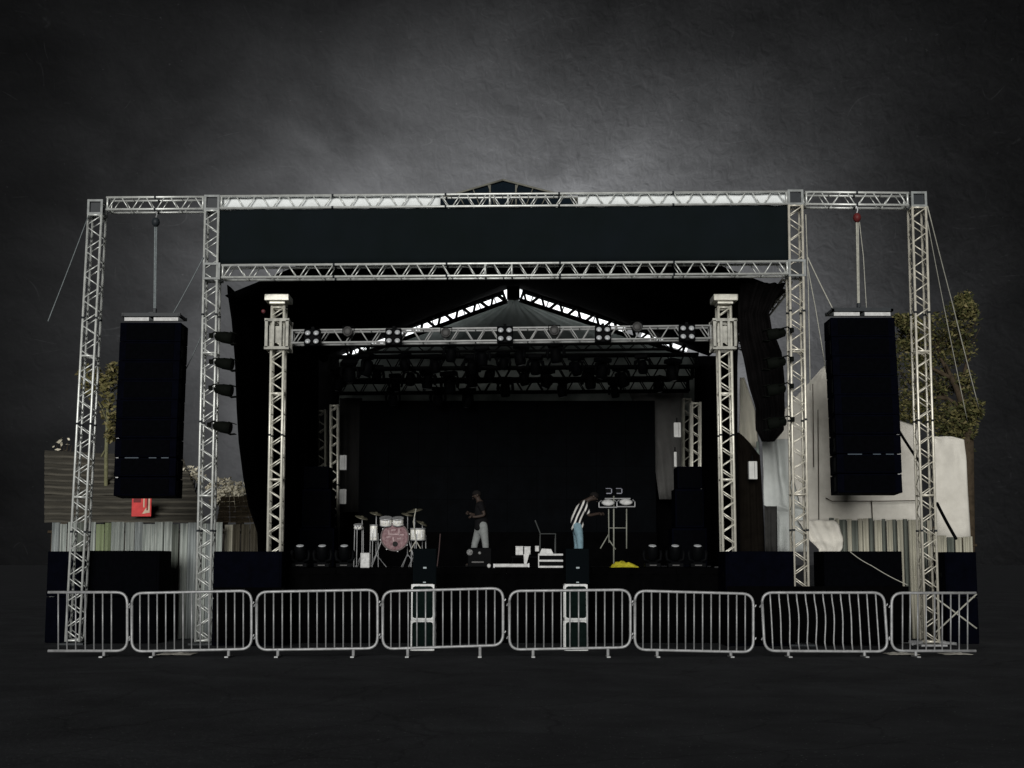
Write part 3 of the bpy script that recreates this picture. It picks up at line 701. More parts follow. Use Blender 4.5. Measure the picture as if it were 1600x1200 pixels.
# ------------------------------------------------------------------ crowd barriers
G9 = 'crowd barriers in a row'
BY = 21.0
def barrier(label, xl, xr, tl, tr, bl, br_, feet, bars, cutl=False, cutr=False, wavy=False, lean=0):
    A, B, C, Dd = P(xl, tl, BY), P(xr, tr, BY), P(xr+lean, br_, BY), P(xl+lean*.8, bl, BY)
    t = thing('crowd_barrier', label, 'barrier', ((A.x+B.x)/2, BY, 0), G9); rad = .19
    def corner(p, q, r, n=6):                           # rounded corner at q
        d0, d1 = (p-q).normalized()*rad, (r-q).normalized()*rad
        return [((q+d0)*(1-s)**2+q*2*s*(1-s)+(q+d1)*s*s) for s in [i/n for i in range(n+1)]]
    if cutl: pts = [A]+corner(A, B, C)+corner(B, C, Dd)+[Dd]
    elif cutr: pts = [B]+corner(B, A, Dd)+corner(A, Dd, C)+[C]
    else:
        pts = corner(Dd, A, B)+corner(A, B, C)+corner(B, C, Dd)+corner(C, Dd, A); pts.append(pts[0])
    build('frame', MB().path(pts, .0245, 8), STEEL, t, smooth=True)
    for i, s in enumerate(bars):
        a_, b_ = A.lerp(B, s), Dd.lerp(C, s); a_.z -= .02; b_.z += .02
        if wavy:
            amp = .028*math.sin(min(1, max(0, (s-.05)*1.3))*math.pi)
            q = [a_.lerp(b_, k/8)+Vector((amp*math.sin((k/8-.1)*5.2)*(1-.3*k/8), 0, 0))*(1 if 0 < k < 8 else 0) for k in range(9)]
            build('bar', MB().path(q, .0135, 6), STEEL, t, smooth=True)
        else: rod('bar', a_, b_, .0135, STEEL, t)
    for fx in feet:
        p = PX(fx, BY, 0); zt = P(fx, (bl+br_)/2, BY).z
        build('foot', MB().path([(p.x, BY, zt), (p.x, BY, .03)], .026, 8).box((p.x, BY, .018), (.06, .34, .022)), STEEL, t)
    for s in (0, 1):
        if (s == 0 and cutl) or (s == 1 and cutr): continue
        e = A if s == 0 else B; f = Dd if s == 0 else C; sg = -1 if s == 0 else 1
        for v in (.22, .78):
            q = e.lerp(f, v)
            build('hook', MB().path([q, q+Vector((sg*.03, -.01, .0)), q+Vector((sg*.045, -.01, .03 if s else -.035))], .012, 6), STEEL, t)
B12 = [(i+.95)/13.9 for i in range(13)]
B11 = [(i+1)/14.6 for i in range(14)]
barrier('cut off crowd barrier at the far left end of the row', 75, 199, 925.5, 925.5, 1017, 1017, (162,), [.13, .24, .35, .47, .58, .69, .80][0:7], cutl=True)
barrier('crowd barrier in front of the corrugated fence gap and the inner left tower', 206, 393, 927, 923, 1018, 1014, (240, 357), B12)
barrier('crowd barrier left of the left case stack', 401, 590, 925, 921.5, 1015.5, 1013, (434, 552), B12)
barrier('crowd barrier crossing in front of the left case stack', 598, 786, 924, 919, 1014, 1008, (637, 750), B12)
barrier('crowd barrier crossing in front of the right case stack', 796, 985, 923.5, 921.5, 1015, 1011.5, (833, 950), B12)
barrier('crowd barrier just right of the right case stack', 992, 1177, 923, 928, 1015, 1019, (1027, 1142), B12)
barrier('crowd barrier with bent bars near the right end of the row', 1190, 1381, 926, 926, 1017, 1018, (1232, 1351), B12, wavy=True, lean=6)
barrier('cut off crowd barrier at the far right end of the row', 1393, 1525, 926.5, 926.5, 1017, 1017, (1431,), [.13, .22, .31, .41, .51, .60, .70, .80, .90], cutr=True)
# cross bracing behind the last barrier, rubble
xb_ = thing('cross_brace', 'pale crossed bracing poles behind the last barrier on the right', 'bracing', PX(1485, 22.4, 0))
rod('brace', P(1456, 930, 22.6), P(1526, 982, 22.6), .016, CABLEW, xb_); rod('brace', P(1526, 928, 22.5), P(1462, 988, 22.5), .016, CABLEW, xb_)
for k, (px, py, s, lab) in enumerate(((277, 1021, .16, 'crumpled pale sheet on the ground under the second barrier'), (1408, 1018, .14, 'crumpled pale sheet on the ground at the foot of the last barrier'), (1492, 1018, .13, 'pale crumpled scrap by the right end of the barriers'))):
    c = PX(px, 21.7, .0); rows = []
    for i in range(7): rows.append([c+Vector(((j-6)*s*.32, (i-3)*s*.5, .01+abs(noise.noise((j*.7, i*.8, k)))*.11*(1-abs(j-6)/6.5)*(1-abs(i-3)/3.5))) for j in range(13)])
    tag(build('crumpled_sheet', MB().grid(rows), TARP, thick=.004), lab, 'litter', 'pale scraps on the ground')

# ------------------------------------------------------------------ corrugated fences
def fence(label, x0, x1, ytop, Y, widths, cols, amp=.034, zb=0.0):
    t = thing('corrugated_fence', label, 'fence', PX((x0+x1)/2, Y, 0), 'corrugated metal fences')
    x = x0; i = 0
    while x < x1-3:
        w = min(widths[i % len(widths)], x1-x); a, b = PX(x, Y, 0).x+.004, PX(x+w, Y, 0).x-.004
        top = P(x, ytop+random.uniform(-2, 2), Y).z; n = max(8, int((b-a)/.022)); yo = Y+.006*(i % 3); rows = []
        ph = random.uniform(0, 6)
        for z in (top, top*.66, top*.33, zb): rows.append([Vector((a+(b-a)*j/n, yo+amp*math.sin((a+(b-a)*j/n)*2*math.pi/.135+ph), z)) for j in range(n+1)])
        build('sheet', MB().grid(rows), SHEETS[cols[i % len(cols)]], t, smooth=True, thick=.003); x += w; i += 1
    p0, p1 = P(x0, ytop+14, Y+.08), P(x1, ytop+14, Y+.08); build('rail', MB().path([p0, p1], .03, 6), BARK, t)
    for q in range(4): xx = p0.x+.1+(p1.x-p0.x-.2)*q/3; build('post', MB().box((xx, Y+.15, p0.z/2), (.08, .08, p0.z)), BARK, t)
fence('pale corrugated metal fence on the left below the shed roof', 75, 344, 817, 26.2, [13, 11, 14, 18, 12, 14, 11, 21, 16, 13, 19, 14], [2, 0, 0, 5, 0, 1, 1, 0, 0, 2, 0, 0, 0, 5, 0, 2, 0])
fence('corrugated fence beside the left drape, coloured dark for shade', 346, 402, 818, 26.6, [14, 12, 15], [4, 3, 3, 3])
fence('striped cream and dark corrugated fence below the white tarpaulin', 1300, 1462, 811, 26.2, [9, 8, 12, 7, 10, 8], [5, 4, 5, 4, 5, 4, 4, 5, 4])
fence('cream corrugated fence at the far right end', 1463, 1526, 838, 26.4, [12, 10, 13], [4, 4, 5, 4])

# ------------------------------------------------------------------ shed with weathered roof on the left
sh = thing('shed', 'low shed with a weathered grey brown plank roof behind the left fence', 'shed', (P(190, 800, 28).x, 28.5, 0))
e0, e1 = P(70, 817, 28), P(322, 817, 28); t0, t1 = P(70, 706, 31), P(286, 716, 31)
NR = 11
for k in range(NR):
    v0, v1 = k/NR, (k+1)/NR+.02
    a, b, c, d = e0.lerp(t0, v0), e1.lerp(t1, v0), e1.lerp(t1, v1), e0.lerp(t0, v1)
    up = Vector((0, -.03, .05))*(1+.4*random.random()); row0, row1, mm = [], [], 22
    for j in range(mm+1):
        s = j/mm; w = Vector((0, 0, .02*noise.noise((s*9, k*3.1, 0)))); row0.append(a.lerp(b, s)+up+w); row1.append(d.lerp(c, s)+w*.3)
    low = [p-Vector((0, -.012, .045)) for p in row0]
    build('roof_plank', MB().grid([low, row0, row1]), ROOFM, sh, thick=.01)
build('wall', MB().box(((e0.x+e1.x)/2, 28.35, e0.z/2-.06), (e1.x-e0.x-.2, .12, e0.z-.16)), WALLM, sh)
build('side_wall', MB().prism([(e1.x-.12, 28.42, .0), (e1.x-.12, 31, 0), (t1.x-.1, 31, t1.z-.1), (e1.x-.12, 28.42, e1.z-.1)], (-.1, 0, 0)), WALLM, sh)
rs = P(221.5, 790, 27.9); w, h = .45, .50
sg = thing('red_sign', 'red sign board with pale upright marks on the shed roof edge', 'sign', rs-Vector((0, 0, h/2)))
build('board', MB().box(rs, (w, .04, h)), RED, sg, bevel=.006)
build('dark_print', MB().box(rs+Vector((-.10, -.022, .14)), (.17, .006, .14)).box(rs+Vector((.135, -.022, .06)), (.035, .006, .34)), REDD, sg)
build('pale_print', MB().box(rs+Vector((.055, -.023, .10)), (.03, .006, .28)).box(rs+Vector((.175, -.023, .04)), (.035, .006, .38)).prism([rs+Vector((.02, -.024, -.19)), rs+Vector((.2, -.024, -.16)), rs+Vector((.16, -.024, .0)), rs+Vector((.09, -.024, -.08))], (0, .006, 0)), CREAM, sg)
build('bracket', MB().box(rs+Vector((-.1, .12, -.15)), (.04, .2, .04)).box(rs+Vector((.1, .12, -.15)), (.04, .2, .04)), BLACKM, sg)
# small hut
hut = thing('hut', 'small brown hut roof between the inner left tower and the left drape', 'hut', (P(368, 800, 28.5).x, 29, 0))
for k in range(5):
    v0, v1 = k/5, (k+1)/5+.03
    a, b, c, d = [P(*q, Y) for q, Y in (((338, 818), 28.2), ((402, 818), 28.2), ((386, 776), 29.6), ((345, 778), 29.6))]
    q0, q1, q2, q3 = a.lerp(d, v0), b.lerp(c, v0), b.lerp(c, v1), a.lerp(d, v1)
    for s in range(6):
        u0, u1 = s/6+.006, (s+1)/6-.006
        build('shingle', MB().prism([q0.lerp(q1, u0)+Vector((0, -.02, .04)), q0.lerp(q1, u1)+Vector((0, -.02, .04+.02*random.random())), q3.lerp(q2, u1), q3.lerp(q2, u0)], (0, .01, -.02)), mat('brown_shingle', (.07, .055, .035), .9, .5, 7, .6, .1, c2=(.025, .02, .013)), hut)
build('wall', MB().box((P(370, 800, 28.6).x, 28.9, 1.2), (.86, .5, 2.4)), WALLM, hut)

# ------------------------------------------------------------------ white tarpaulins on the right
def tarp(name, rows, label, fold=.03, fr=4.0, n=26, back=None, seed=1, group='white tarpaulins on the right', m=TARP):
    t = rowcloth(name, rows, m, label, 'tarpaulin', n, fold, fr, group, .01, seed)
    return t
tr = tarp('tarpaulin', [(572, 1287, 1293, 28.4, 28.4), (600, 1262, 1312, 27.9, 28.0), (625, 1239, 1345, 27.6, 27.8), (650, 1217, 1384, 27.4, 27.5), (667, 1203, 1436, 27.2, 27.2), (690, 1192, 1438, 27, 27), (782, 1200, 1440, 26.9, 26.9), (814, 1204, 1440, 26.85, 26.85)], 'big peaked white tarpaulin behind the right loudspeaker column', .035, 3)
tarp('tarpaulin', [(682, 1457, 1489, 27.2, 27.05), (687, 1457, 1507, 27.2, 26.9), (720, 1459, 1511, 27.1, 26.9), (840, 1462, 1517, 26.8, 26.8)], 'white tarpaulin sheet right of the outer right tower', .05, 1.3, 18, seed=4)
tarp('tarpaulin', [(686, 1190, 1232, 26.3, 26.3), (740, 1193, 1238, 26.3, 26.3), (789, 1193, 1250, 26.2, 26.2), (800, 1214, 1262, 26.2, 26.2), (862, 1216, 1264, 26.2, 26.2)], 'white tarpaulin flap with slanting folds behind the inner right tower', .10, 2, 18, seed=8, m=mat('grey_white_tarp', (.50, .53, .52), .8, .25, 1.6, .4, .2, c2=(.35, .37, .36)))
tarp('tarpaulin', [(813, 1246, 1306, 26.1, 26.1), (828, 1256, 1314, 26, 26), (845, 1266, 1319, 25.9, 25.9), (858, 1280, 1316, 25.7, 25.8), (886, 1284, 1296, 25.4, 25.4)], 'torn white cloth end hanging down right of the inner right tower', .09, 3, 14, seed=10)
tarp('tarpaulin', [(590, 1156, 1163, 29.5, 29.5), (640, 1156, 1180, 29.5, 29.5), (700, 1154, 1186, 29.5, 29.5)], 'cream tarpaulin glimpsed between the right stage tower and the bunched black cloth', .06, 2, 10, seed=12, m=mat('cream_tarp', (.72, .70, .60), .8, .1, 2, .3))
for px, y0, y1, lab in ((1270, 600, 730, 'left'), (1278, 640, 812, 'middle'), (1362, 782, 812, 'right')):
    tag(build('tarpaulin_seam', MB().path([P(px, y0, 26.82), P(px+1.5, y1, 26.76)], .010, 5), BARK, smooth=True), '%s dark seam rope hanging down the big peaked tarpaulin' % lab, 'rope', 'seam ropes of the tarpaulin')
tag(build('tarpaulin_hem', MB().path([P(1290, 778, 26.8), P(1300, 783, 26.75), P(1380, 783, 26.75), P(1436, 782, 26.75)], .010, 5), BARK, smooth=True), 'dark hem cord running along the lower part of the big tarpaulin', 'rope')
tag(build('tent_pole', MB().path([PX(1187, 26.1, 0), P(1184, 690, 26.1)], .035, 8), mat('green_white_pole', (.30, .36, .33)), smooth=True), 'grey green pole at the left edge of the white flap', 'pole')

# ------------------------------------------------------------------ trees and shrubs
def leaves(mb, c, rad, n, size, seed, hollow=.35, sq=(1, 1, 1), lim=None):
    rnd = random.Random(seed)
    for _ in range(n):
        while True:
            p = Vector((rnd.uniform(-1, 1), rnd.uniform(-1, 1), rnd.uniform(-1, 1)))
            if p.length < 1: break
        if noise.noise(p*2.6+Vector((seed, 0, 0))) < .12 and rnd.random() < .95: continue
        q = Vector(c)+Vector((p.x*rad*sq[0], p.y*rad*sq[1], p.z*rad*sq[2]))
        if lim and q.x > lim: continue
        d = Vector((rnd.uniform(-1, 1), rnd.uniform(-1, 1), rnd.uniform(-.7, .7))).normalized(); e = d.orthogonal().normalized()
        e = (e*math.cos(rnd.uniform(0, 6))+d.cross(e)*math.sin(rnd.uniform(0, 6))).normalized(); s = size*rnd.uniform(.6, 1.4)
        mb.quad(q-d*s, q+e*s*.42, q+d*s, q-e*s*.42)
tre = thing('tree', 'leafy tree with a leaning brown trunk behind the outer right tower', 'tree', PX(1512, 31, 0), 'trees')
lim = PX(1524, 31, 5).x
tb = PX(1509, 31, 0)
build('trunk', MB().path([tb, PX(1510, 31, 2.2), P(1510, 690, 31), P(1508, 640, 31), P(1496, 610, 31), P(1478, 570, 31)], [.24, .22, .19, .13, .08, .03], 8), BARK, tre, smooth=True)
br = MB()
for pts in ([(1508, 640), (1480, 622), (1455, 600)], [(1500, 615), (1512, 560), (1506, 510)], [(1490, 600), (1470, 560), (1462, 520)], [(1480, 622), (1440, 620), (1415, 590)], [(1485, 590), (1455, 575), (1430, 540)]):
    br.path([P(*q, 31+.2*i) for i, q in enumerate(pts)], [.06, .04, .015], 6)
    for q in range(7):
        (x0_, y0_), (x1_, y1_) = pts[1], pts[2]; w = .2+.13*q; sx = (1 if q % 2 else -1)*(10+3*q % 9)
        a_ = P(x0_+(x1_-x0_)*w*.9, y0_+(y1_-y0_)*w*.9, 31.2); br.path([a_, P(x0_+(x1_-x0_)*w+sx, y0_+(y1_-y0_)*w-14, 31.1), P(x0_+(x1_-x0_)*w+sx*1.7, y0_+(y1_-y0_)*w-32, 31.0)], [.014, .010, .004], 5)
build('branch', br, BARK, tre, smooth=True)
blobs = [(1492, 672, .5), (1518, 700, .35), (1512, 485, .3), (1405, 500, .2), (1500, 690, .4), (1520, 640, .35), (1415, 530, .4), (1470, 520, .62), (1500, 500, .55), (1512, 540, .5), (1435, 525, .5), (1418, 560, .55), (1425, 610, .55), (1450, 640, .55), (1485, 655, .55), (1512, 600, .4), (1470, 600, .45), (1412, 640, .45), (1508, 660, .5), (1480, 550, .5), (1420, 505, .3), (1510, 470, .3), (1440, 570, .35)]
for k, m in enumerate((LEAF[0], LEAF[1], LEAF[2])):
    mb = MB()
    for i, (px, py, r) in enumerate(blobs):
        leaves(mb, P(px, py, 31+.5*math.sin(i*2.1)), r*(1.05 if k < 2 else .95), (560, 640, 170)[k], .058, i*7+k, sq=(1, 1, .85), lim=lim)
    build('crown', mb, m, tre)
tl = thing('tree', 'slender young tree with yellow green leaves behind the outer left tower', 'tree', PX(163, 29.5, 0), 'trees')
build('trunk', MB().path([PX(165, 29.5, 0), P(166, 712, 29.5), P(168, 660, 29.5), P(169, 610, 29.5), P(170, 570, 29.5)], [.06, .05, .045, .03, .012], 7).path([P(166, 700, 29.5), P(158, 714, 29.4)], .02, 5).path([P(168, 660, 29.5), P(160, 640, 29.4), P(152, 625, 29.4)], [.025, .02, .008], 5), mat('pale_bark', (.16, .16, .09), .9, .3, 8, .5), tl, smooth=True)
for k, m in enumerate((LEAF[0], LEAF[2])):
    mb = MB()
    for i, (px, py, r) in enumerate(((172, 680, .16), (170, 640, .34), (173, 615, .33), (168, 590, .26), (176, 660, .22), (160, 605, .22), (177, 580, .2), (150, 590, .2), (132, 585, .22), (140, 610, .2))): leaves(mb, P(px, py, 29.5), r, (200, 60)[k], .075, 50+i*3+k, sq=(.8, .8, 1.2))
    build('crown', mb, m, tl)
for px, py, r, n, lab in ((350, 776, .36, 220, 'pale cream leaved shrub right of the inner left tower'), (375, 780, .30, 190, 'pale leaved shrub against the left drape'), (300, 752, .26, 120, 'pale shrub top left of the inner left tower'), (100, 704, .20, 40, 'sparse pale twig tips above the left end of the shed roof')):
    Y = 30.5 if px > 200 else 31.6
    s = thing('shrub', lab, 'shrub', PX(px, Y, 0), 'pale shrubs behind the fences')
    mb = MB(); leaves(mb, P(px, py-8, Y-.15), r*1.15, (n*5 if px > 200 else n), .065, int(px), sq=(1.2, .8, .9)); build('foliage', mb, LEAF[3], s)
    mb = MB(); leaves(mb, P(px, py+8, Y), r, n, .06, int(px)+1, sq=(1.1, .8, .9)); build('foliage', mb, LEAF[2], s)
    mb = MB()
    for q in range(5): mb.path([PX(px, Y, 0), P(px+(q-2)*3, py+15, Y), P(px+(q-2)*6, py-8-5*(q % 2), Y)], [.03, .02, .006], 5)
    build('stem', mb, BARK, s)

# ------------------------------------------------------------------ drum kit
DY = 27.6
def dpt(px, py, dy=0): return P(px, py, DY+dy)
dk = thing('drum_kit', 'white drum kit with a dusky pink bass drum head', 'drum kit', PX(616, DY, FZ))
c = dpt(617, 839); rB = .325
build('riser', MB().box((PX(616, DY, FZ).x, DY+.7, FZ+.17), (2.1, 2.2, .33)), BLACK, dk) if False else None
bd = build('bass_drum', MB().lathe(c+Vector((0, .45, 0)), (0, -1, 0), [(0, rB-.03), (.02, rB-.015), (.43, rB-.015), (.45, rB-.03)], 32), DRUM, dk, smooth=True)
build('drum_hoop', MB().lathe(c, (0, -1, 0), [(-.03, rB), (.025, rB), (.025, rB-.025), (.0, rB-.03)], 32), mat('hoop_wood', (.12, .10, .10), .5), bd, smooth=True)
build('drum_head', MB().lathe(c+Vector((0, -.002, 0)), (0, -1, 0), [(0, rB-.031), (.006, rB-.04), (.008, .02)], 32), PINK, bd)
pr = MB()
for k in range(7):
    an = k*.9; q = c+Vector((math.cos(an)*.15, -.012, math.sin(an)*.11+.05)); pr.box(q, (.10, .005, .03), Matrix.Rotation(an*1.7, 3, 'Y'))
pr.box(c+Vector((0, -.012, .06)), (.22, .005, .03)); build('head_print', pr, PINKP, bd)
build('sound_hole', MB().lathe(c+Vector((.01, -.012, -.16)), (0, -1, 0), [(0, .06), (.004, .055)], 18), SHOE, bd)
for sx in (-1, 1): build('spur', MB().path([c+Vector((sx*.3, .1, -.05)), c+Vector((sx*.5, -.1, FZ-c.z+.02))], .013, 6), STEEL, bd)
for sx in range(8): an = sx*math.pi/4+.2; build('tension_lug', MB().box(c+Vector((math.cos(an)*rB, .02, math.sin(an)*rB)), (.03, .06, .03)), STEEL, bd)
def tom(px, py, r, h, tilt=.35, name='tom', dy=0, legs=False):
    o = dpt(px, py, dy); ax = Vector((0, -tilt, 1)).normalized()
    t = build(name, MB().lathe(o-ax*h/2, ax, [(0, r*.95), (.01, r), (h-.01, r), (h, r*.95)], 20), DRUM, dk, smooth=True)
    build('rim', MB().lathe(o+ax*(h/2-.02), ax, [(0, r+.008), (.03, r+.008), (.03, r-.005)], 20).lathe(o-ax*(h/2), ax, [(0, r+.008), (.025, r+.008), (.025, r-.005)], 20), STEEL, t, smooth=True)
    for k in range(3):
        an = -.6+k*.6-math.pi/2; build('lug', MB().box(o+Vector((math.cos(an)*r, math.sin(an)*r-.006, 0)), (.022, .02, h*.55)), STEEL, t)
    if legs:
        mb = MB()
        for k in range(3): an = k*2.1+.4; mb.path([o+Vector((math.cos(an)*(r+.015), math.sin(an)*(r+.015), 0)), Vector((o.x+math.cos(an)*(r+.03), o.y+math.sin(an)*(r+.03), FZ+.01))], .010, 6)
        build('leg', mb, STEEL, t)
    else: build('stand', MB().path([o-ax*h*.4, Vector((o.x+(c.x-o.x)*.4, o.y+.1, c.z+.2))], .014, 6), STEEL, t)
tom(603, 815, .135, .17); tom(622, 815, .125, .16); tom(653, 835, .17, .27, .05, 'floor_tom', .15, True); tom(584, 833, .085, .36, .0, 'side_drum', .0, True); tom(560, 823, .10, .09, .3, 'snare_drum', .3, True)
for px, py, r, tl_ in ((566, 808, .17, .3), (648, 797, .2, -.2), (588, 802, .16, .25), (660, 817, .15, .5), (637, 803, .15, .2)):
    o = dpt(px, py, .35); ax = Vector((tl_, -.25, 1)).normalized()
    cy = build('cymbal', MB().lathe(o, ax, [(-.012, r), (0, r*.6), (.012, r*.2), (.03, .03)], 20), BRASS, dk, smooth=True)
    mb = MB().path([o, Vector((o.x, o.y+.03, FZ+.25))], .011, 6)
    for k in range(3): an = k*2.1; mb.path([(o.x, o.y+.03, FZ+.3), (o.x+.24*math.cos(an), o.y+.03+.24*math.sin(an), FZ+.012)], .009, 5)
    build('stand', mb, STEEL, cy)
build('mic_stand', MB().path([dpt(650, 850), dpt(646, 815, -.1), dpt(650, 795, -.2)], .012, 6).path([dpt(650, 845), dpt(640, 862)], .012, 5).path([dpt(650, 845), dpt(660, 862)], .012, 5), CABLEW, dk)

# ------------------------------------------------------------------ people
def skin_mesh(vs, es, rs, root=0, lv=2):
    me = bpy.data.meshes.new('tmp'); me.from_pydata([tuple(v) for v in vs], es, []); o = bpy.data.objects.new('tmp', me); COL.objects.link(o)
    o.modifiers.new('s', 'SKIN'); o.modifiers.new('u', 'SUBSURF').levels = lv
    for i, d in enumerate(me.skin_vertices[0].data):
        d.radius = (rs[i], rs[i]) if not isinstance(rs[i], tuple) else rs[i]; d.use_root = (i == root)
    dg = bpy.context.evaluated_depsgraph_get(); ev = o.evaluated_get(dg); m2 = bpy.data.meshes.new_from_object(ev)
    mb = MB(); mb.v = [v.co.copy() for v in m2.vertices]; mb.f = [tuple(p.vertices) for p in m2.polygons]
    bpy.data.objects.remove(o); bpy.data.meshes.remove(me); return mb
def person(label, loc, spine, head, face, arms, legs, shirt_m, trous_m, sleeve=1.0, hairstyle=1, rz=0):
    """spine: pelvis, waist, chest, upper chest, neck; head: centre; arms: (shoulder, elbow, wrist, hand); legs: (hip, knee, ankle, toe)"""
    L_ = Vector(loc); t = thing('person', label, 'person', L_)
    S = [Vector(p) for p in spine]; H = Vector(head); fd = Vector(face).normalized()
    v = S+[S[4].lerp(H, .6), H, H+(H-S[4]).normalized()*.07]; r = [.125, .115, .13, .105, .052, .062, .093, .075]
    e = [(i, i+1) for i in range(7)]; fing = MB()
    for a in arms:
        n = len(v); v += [Vector(p) for p in a[:4]]; r += [.062, .043, .030, .034]; e += [(3, n), (n, n+1), (n+1, n+2), (n+2, n+3)]
        hd = (Vector(a[3])-Vector(a[2])).normalized(); sd = hd.orthogonal().normalized()
        if abs(sd.y) < .5: sd = hd.cross(sd)
        for k, (off, ln) in enumerate(((-.03, .07), (-.01, .085), (.01, .08), (.03, .062))):
            b = Vector(a[3])+sd*off+hd*.015; fing.path([b, b+hd*ln*.55+Vector((0, 0, -.008)), b+hd*ln*.9+Vector((0, 0, -.03))], [.0095, .009, .006], 6)
        b = Vector(a[3])-sd*.032-hd*.01; fing.path([b, b+hd*.03-sd*.025, b+hd*.06-sd*.02], [.011, .010, .007], 6)
    for a in legs:
        n = len(v); v += [Vector(p) for p in a]; r += [.088, .058, .042, .038]; e += [(0, n), (n, n+1), (n+1, n+2), (n+2, n+3)]
    body = skin_mesh(v, e, r); base = len(body.v)
    body.v += fing.v; body.f += [tuple(i+base for i in f) for f in fing.f]
    nb = MB(); nb.lathe(H+fd*.075+Vector((0, 0, .015)), fd+Vector((0, 0, -.3)), [(0, .016), (.02, .018), (.036, .008)], 8)
    sdv = fd.cross((H-S[4]).normalized()).normalized()
    for s in (-1, 1): nb.lathe(H+sdv*s*.085, sdv*s, [(0, .03), (.02, .026), (.024, .01)], 8)
    nb.box(H+fd*.088-Vector((0, 0, .045)), (.03, .04, .012))
    base = len(body.v); body.v += nb.v; body.f += [tuple(i+base for i in f) for f in nb.f]
    def put(name, mb, m, sm=True):
        mb.v = [Vector(p)+L_ for p in mb.v]; return build(name, mb, m, t, smooth=sm)
    bo = put('body', body, SKIN)
    eye = MB()
    for s in (-1, 1): eye.lathe(H+fd*.082+sdv*s*.032+Vector((0, 0, .02)), fd, [(0, .012), (.006, .008)], 8)
    put('eye', eye, SHOE)
    v = [S[0]-(S[1]-S[0]).normalized()*.13, S[0], S[1], S[2], S[3], S[3].lerp(S[4], .6)]; r = [.178, .168, .155, .155, .128, .07]; e = [(0, 1), (1, 2), (2, 3), (3, 4), (4, 5)]
    for a in arms:
        n = len(v); sl = Vector(a[0]).lerp(Vector(a[1]), sleeve); v += [Vector(a[0]), sl]; r += [.078, .060]; e += [(4, n), (n, n+1)]
    put('shirt', skin_mesh(v, e, r), shirt_m)
    v = [S[0]-Vector((0, 0, .03)), S[0].lerp(S[1], 1.25)]; r = [.142, .142]; e = [(0, 1)]
    for a in legs:
        n = len(v); v += [Vector(a[0]).lerp(Vector(a[1]), .25), Vector(a[1]), Vector(a[2])]; r += [.098, .078, .062]; e += [(0, n), (n, n+1), (n+1, n+2)]
    put('trousers', skin_mesh(v, e, r), trous_m)
    sh_ = MB()
    for a in legs:
        an, to = Vector(a[2]), Vector(a[3]); sh_.path([an-(to-an)*.25-Vector((0, 0, .02)), an.lerp(to, .5)-Vector((0, 0, .01)), to], [.045, .048, .032], 8)
    put('shoes', sh_, SHOE)
    hm = MB(); up = (H-S[4]).normalized()*.6+Vector((0, 0, .4)); up = (up-fd*.35).normalized()
    hm.lathe(H+up*.01, up, [(0, .104), (.03, .106), (.07, .092), (.10, .06), (.115, .02)], 16); put('hair', hm, HAIR)
    return t
PY = 27.6
# person at the left: side on, looking left, forearms raised in front
person('person in a black t shirt and light grey trousers standing side on left of centre', PX(752, PY, FZ),
       [(0, 0, .93), (.0, 0, 1.08), (-.02, 0, 1.28), (-.03, 0, 1.42), (-.06, 0, 1.52)], (-.11, 0, 1.62), (-1, -.25, -.35),
       [((-.03, -.17, 1.42), (.08, -.21, 1.17), (-.12, -.22, 1.13), (-.20, -.2, 1.14)), ((-.03, .17, 1.42), (-.02, .2, 1.17), (-.2, .1, 1.20), (-.28, .05, 1.22))],
       [((.06, -.08, .88), (.10, -.10, .48), (.11, -.1, .09), (-.05, -.13, .04)), ((-.05, .08, .88), (-.16, .09, .50), (-.20, .1, .09), (-.36, .08, .04))], TEE, GREYT, .75)
STR = bpy.data.materials.new('striped_shirt'); STR.use_nodes = True; t_ = STR.node_tree; b_ = t_.nodes['Principled BSDF']
tcn = nd(t_, 'ShaderNodeTexCoord'); mp = nd(t_, 'ShaderNodeMapping'); wv = nd(t_, 'ShaderNodeTexWave', wave_type='BANDS', bands_direction='X'); wv.inputs['Scale'].default_value = 3.3; wv.inputs['Distortion'].default_value = 1.2; wv.inputs['Detail'].default_value = 1
mp.inputs['Rotation'].default_value = (0, R(-24), 0); mp.inputs['Location'].default_value = (.43, 0, 0)
rp = nd(t_, 'ShaderNodeValToRGB'); rp.color_ramp.elements[0].position = .62; rp.color_ramp.elements[0].color = (.006, .006, .008, 1); rp.color_ramp.elements[1].position = .72; rp.color_ramp.elements[1].color = (.62, .62, .60, 1)
for x, y in ((tcn.outputs['Object'], mp.inputs[0]), (mp.outputs[0], wv.inputs['Vector']), (wv.outputs['Fac'], rp.inputs[0]), (rp.outputs[0], b_.inputs['Base Color'])): t_.links.new(x, y)
b_.inputs['Roughness'].default_value = .9; b_.inputs['Specular IOR Level'].default_value = .1
person('stooping person in a black and white striped shirt and blue jeans facing right', PX(903, PY, FZ),
       [(0, 0, .92), (-.03, 0, 1.06), (.03, 0, 1.26), (.13, 0, 1.43), (.25, -.02, 1.53)], (.37, -.03, 1.58), (1, -.3, -.75),
       [((.14, -.17, 1.42), (.24, -.21, 1.16), (.42, -.12, 1.20), (.49, -.08, 1.21)), ((.16, .17, 1.42), (.28, .2, 1.18), (.46, .08, 1.22), (.53, .04, 1.22))],
       [((.02, -.09, .88), (.05, -.11, .47), (.0, -.11, .09), (.16, -.14, .04)), ((-.02, .09, .88), (.0, .1, .47), (-.08, .1, .09), (.08, .12, .04))], STR, JEANS, .95)

